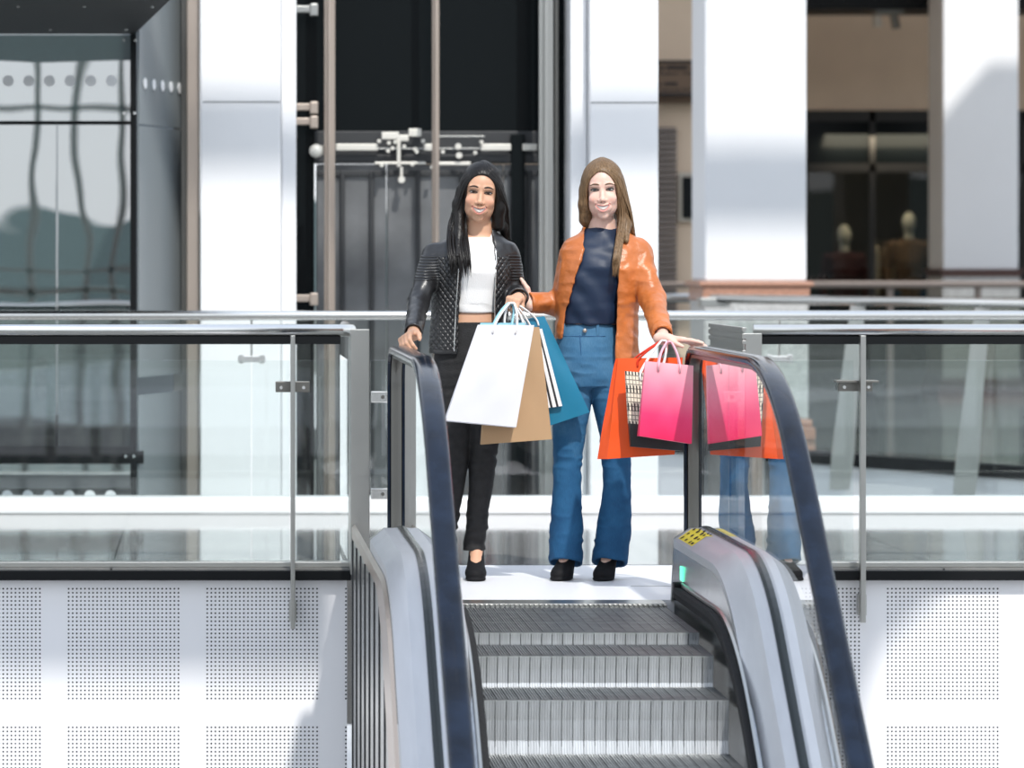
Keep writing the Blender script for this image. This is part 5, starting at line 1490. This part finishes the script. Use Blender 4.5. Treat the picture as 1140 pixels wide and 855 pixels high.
# ================================================================== SHOPPING BAGS
def paper(name, col, rough=.5, spec=.4):
    return mat(name, col, rough, 0, spec, bump=(7, .25, 2))
M['paper_white'] = paper('white_paper', (.66, .66, .70)); M['kraft'] = paper('kraft_paper', (.43, .275, .15), .7)
M['teal'] = paper('teal_paper', (.012, .17, .29), .4); M['orange_paper'] = paper('orange_paper', (.82, .085, .008), .4)
M['red_paper'] = paper('red_orange_paper', (.62, .035, .008), .4); M['cord'] = mat('paper_cord', (.80, .78, .76), .8)
M['cord_pink'] = mat('pink_cord', (.78, .40, .46), .7); M['paleteal'] = paper('pale_blue_paper', (.30, .58, .68), .5)
def pattern_mat(name, kind):
    m = bpy.data.materials.new(name); t = NT(m)
    uv = t.n('ShaderNodeAttribute', attribute_name='Col'); s = t.n('ShaderNodeSeparateColor', i={0: uv.outputs['Color']}); u, v = s.outputs[0], s.outputs[1]
    def band(x, n, w): return t.math('LESS_THAN', t.math('FRACT', t.math('MULTIPLY', x, n)), w)
    if kind == 'stripe':
        c = t.mix(band(u, 7.0, .38), (.80, .80, .80, 1), (.015, .015, .018, 1))
    elif kind == 'check':
        a = t.math('MAXIMUM', band(u, 16.0, .22), band(v, 17.0, .22)); bb = t.math('MULTIPLY', band(u, 16.0, .45), band(v, 4.2, .42))
        c = t.mix(t.math('MAXIMUM', t.math('MULTIPLY', a, .75), bb), (.74, .68, .54, 1), (.02, .02, .02, 1))
        c = t.mix(t.math('LESS_THAN', v, .30), c, (.012, .012, .014, 1))
    elif kind == 'pink':
        c = t.ramp(v, [(.0, (.80, .012, .10)), (.30, (.80, .035, .15)), (.62, (.84, .16, .27)), (1.0, (.86, .40, .46))])
    b = t.n('ShaderNodeBsdfPrincipled', i={'Base Color': c, 'Roughness': .42})
    t.out(b.outputs[0]); return m
M['stripe'] = pattern_mat('striped_paper', 'stripe'); M['check'] = pattern_mat('checked_paper', 'check'); M['pink'] = pattern_mat('pink_fade_paper', 'pink')
def bag(name, label, front, Yt, Yb, depth, m, grip, cord, shift=(0, 0), seed=0, side_m=None, dtop=.015, hspan=(.30, .70), skew=0.0, group=None, hdrop=.0):
    """front = pixel corners TL, TR, BR, BL of the front panel, at distances Yt (top edge) and Yb (bottom edge).
    depth = thickness at the bottom; the folded gussets narrow to dtop at the mouth; grip = point the handles hang from"""
    rnd = random.Random(seed)
    P = [at(*front[0], Yt), at(*front[1], Yt), at(*front[2], Yb), at(*front[3], Yb)]
    ex = (P[1] - P[0]).normalized(); dn = ((P[3] - P[0]) + (P[2] - P[1])).normalized()
    nb = ex.cross(dn); nb = nb if nb.y > 0 else -nb; nb.normalize()
    nb = (nb + ex * skew).normalized()
    NX, NZ = 14, 16
    def surf(u, v, back):
        # v 0 bottom .. 1 top
        a = P[3].lerp(P[2], u); c = P[0].lerp(P[1], u); p = a.lerp(c, v)
        dd = (depth * (1 - v) ** .8 + dtop * v)
        crease = .007 * (abs(math.sin(4.3 * u + 2.6 * v + seed)) - .5) * math.sin(PI * v) + .006 * (abs(math.sin(5.2 * u - 4.4 * v + seed * 2)) - .5) * v * (1 - v) * 3

        belly = .010 * math.sin(PI * u) * math.sin(PI * v * .9)
        return p + nb * (dd if back else 0) + (nb if back else -nb) * (belly + crease)
    root = empty(name, (P[0] + P[1]) * .5, label, 'bag', group)
    # panels as one sheet wrapped round: front, right gusset, back, left gusset
    ring = []
    us = [i / NX for i in range(NX + 1)]
    verts = []; cols = []
    nrow = 2 * (NX + 1) + 6
    for j in range(NZ + 1):
        v = j / NZ
        fr_ = [surf(u, v, False) for u in us]; bk = [surf(u, v, True) for u in us[::-1]]
        def gus(a, b_, sgn):
            mid = (a + b_) * .5; inn = ex * (-sgn) * (.42 * (b_ - a).length * min(1, max(0, v - .22) / .5) + .0)
            return [a.lerp(mid, .5) + inn * .5, mid + inn, mid.lerp(b_, .5) + inn * .5]
        row = fr_ + gus(fr_[-1], bk[0], 1) + bk + gus(bk[-1], fr_[0], -1)
        verts.append(row)
        cols.append([(u, v, 0) for u in us] + [(1 + .1 * i, v, 0) for i in (1, 2, 3)] + [(u, v, 0) for u in us[::-1]] + [(-.1 * i, v, 0) for i in (3, 2, 1)])
    V = np.array([list(p) for r in verts for p in r]); n = len(verts[0])
    Q = [(j * n + i, j * n + (i + 1) % n, (j + 1) * n + (i + 1) % n, (j + 1) * n + i) for j in range(NZ) for i in range(n)]
    # bottom: zip front row to back row
    fi = list(range(NX + 1)); bi = [NX + 4 + (NX - i) for i in range(NX + 1)]
    for i in range(NX): Q.append((fi[i], bi[i], bi[i + 1], fi[i + 1]))
    C = np.array([c for r in cols for c in r], float)
    me_o = np_mesh('body', V, np.array(Q), m, root, cols=C)
    for p in me_o.data.polygons: p.use_smooth = False
    me_o.data.set_sharp_from_angle(angle=math.radians(35))
    me_o.data.polygons.foreach_set('use_smooth', [True] * len(me_o.data.polygons))
    # folded rim at the mouth
    # cords from the mouth to the grip, front and back
    g = Vector(grip)
    for back in (False, True):
        a = surf(hspan[0], .985, back); c = surf(hspan[1], .985, back)
        off = nb * (.006 if back else -.006)
        t0 = g + off + ex * -.012; t1 = g + off + ex * .012
        pts = spline([a + (dn * .03) + off * .6, a + off, a.lerp(t0, .55) + ex * -.006, t0, g + off + Vector((0, 0, .006)), t1, c.lerp(t1, .55) + ex * .006, c + off, c + (dn * .03) + off * .6], 36)
        b = MB(); b.tube(pts, .0042, 8); b.build('handle', cord, root, smooth=True)
    return root
G1 = at(569, 339, 15.80)
bag('shopping_bag', 'large plain white paper bag in front of the other bags of the woman in black', [(532, 361.5), (594.7, 362), (574.7, 475.5), (495.5, 468)], 15.68, 15.65, .10, M['paper_white'], G1 + Vector((0, -.015, 0)), M['cord'], seed=1)
bag('shopping_bag', 'brown kraft paper bag just behind the white paper bag', [(545, 364), (600.5, 364), (614.5, 489), (535.5, 495)], 15.785, 15.78, .05, M['kraft'], G1 + Vector((0, .0, 0)), M['cord'], seed=2)
bag('shopping_bag', 'black and white striped bag between the kraft bag and the teal bag', [(566, 366), (603.5, 366), (626, 452), (580, 458)], 15.845, 15.845, .018, M['stripe'], G1 + Vector((.006, .012, 0)), M['cord'], seed=3)
bag('shopping_bag', 'teal blue paper bag hanging beside the orange jacket', [(572, 357), (606, 352), (656.5, 459), (612, 474)], 15.875, 15.87, .025, M['teal'], G1 + Vector((.012, .02, 0)), M['cord'], seed=4)
bag('shopping_bag', 'pale blue paper bag almost hidden behind the white bag', [(535, 359.5), (585, 359.5), (578, 440), (520, 440)], 15.755, 15.762, .010, M['paleteal'], G1 + Vector((-.006, .006, 0)), M['paleteal'], seed=5)
G2 = at(744, 381, 15.47)
bag('shopping_bag', 'bright pink fading paper bag against the right glass side of the escalator', [(718.5, 402), (772, 407), (770, 494), (711.6, 485)], 15.24, 15.22, .07, M['pink'], G2 + Vector((0, -.03, -.004)), M['cord_pink'], seed=6, hspan=(.28, .72))
bag('shopping_bag', 'cream and black checked bag with black base behind the pink bag', [(696, 413), (752, 418), (760, 502), (702, 497)], 15.40, 15.38, .04, M['check'], G2 + Vector((-.02, .0, 0)), M['cord'], seed=7)
bag('shopping_bag', 'orange paper bag behind the checked bag, held by the woman in the orange jacket', [(688, 399), (760, 398), (751, 506), (676, 511)], 15.50, 15.48, .07, M['orange_paper'], G2 + Vector((-.02, .02, 0)), M['red_paper'], seed=8, skew=-.55)
# ================================================================== LIGHT, SKY, CAMERA
w = bpy.data.worlds.new('World'); scene.world = w; w.use_nodes = True
nt = w.node_tree; nt.nodes.clear()
class WT(NT):
    def __init__(s, t): s.t = t
t = WT(nt)
co = t.n('ShaderNodeTexCoord').outputs['Generated']
sx = t.n('ShaderNodeSeparateXYZ', i={0: co})
sky = t.ramp(sx.outputs[2], [(0.0, (.80, .83, .86)), (.10, (.80, .84, .89)), (.45, (.70, .76, .85)), (1.0, (.50, .60, .78))])
nz = t.n('ShaderNodeTexNoise', i={'Vector': t.n('ShaderNodeMapping', i={'Vector': co, 'Scale': (9, 9, .5)}).outputs[0], 'Scale': 1.0, 'Detail': 5.0})
ridge = t.math('MULTIPLY_ADD', nz.outputs[0], .050, -.012)
hill = t.math('LESS_THAN', sx.outputs[2], ridge)
below = t.math('LESS_THAN', sx.outputs[2], -.012)
c1 = t.mix(hill, sky, (.10, .14, .15, 1))
c2 = t.mix(below, c1, (.22, .24, .24, 1))
bg = t.n('ShaderNodeBackground', i={'Color': c2, 'Strength': 1.6})
o = t.t.nodes.new('ShaderNodeOutputWorld'); t.link(bg.outputs[0], o.inputs[0])

sl = bpy.data.lights.new('sun', 'SUN'); sl.energy = 3.6; sl.angle = math.radians(1.3); sl.color = (1, .965, .91)
so = bpy.data.objects.new('sun', sl); COL.objects.link(so); so.location = (6, 0, 14)
so.rotation_euler = (-SUN_D).to_track_quat('Z', 'Y').to_euler()
# unseen fill light added in the shop to brighten mannequins and coats
al = bpy.data.lights.new('shop_fill_light', 'AREA'); al.energy = 55; al.size = 1.2; al.color = (1, .85, .62)
ao = bpy.data.objects.new('shop_fill_light', al); COL.objects.link(ao); ao.location = (7.3, 42.3, 2.95); ao.rotation_euler = (math.radians(38), 0, 0)

cam = bpy.data.cameras.new('camera'); co_ = bpy.data.objects.new('camera', cam); COL.objects.link(co_)
co_.location = (0, 0, HC); co_.rotation_euler = (PI / 2, 0, 0)
cam.sensor_width = 36; cam.sensor_fit = 'HORIZONTAL'; cam.lens = FPX / 1140 * 36
cam.shift_x = (570 - CX) / 1140; cam.shift_y = (CY - 427.5) / 1140
cam.clip_end = 300
cam.dof.use_dof = True; cam.dof.focus_distance = 15.4; cam.dof.aperture_fstop = 3.4
scene.camera = co_
vs = scene.view_settings
vs.view_transform = 'Standard'; vs.look = 'None'; vs.gamma = 1; vs.use_curve_mapping = False; vs.exposure = 0.0
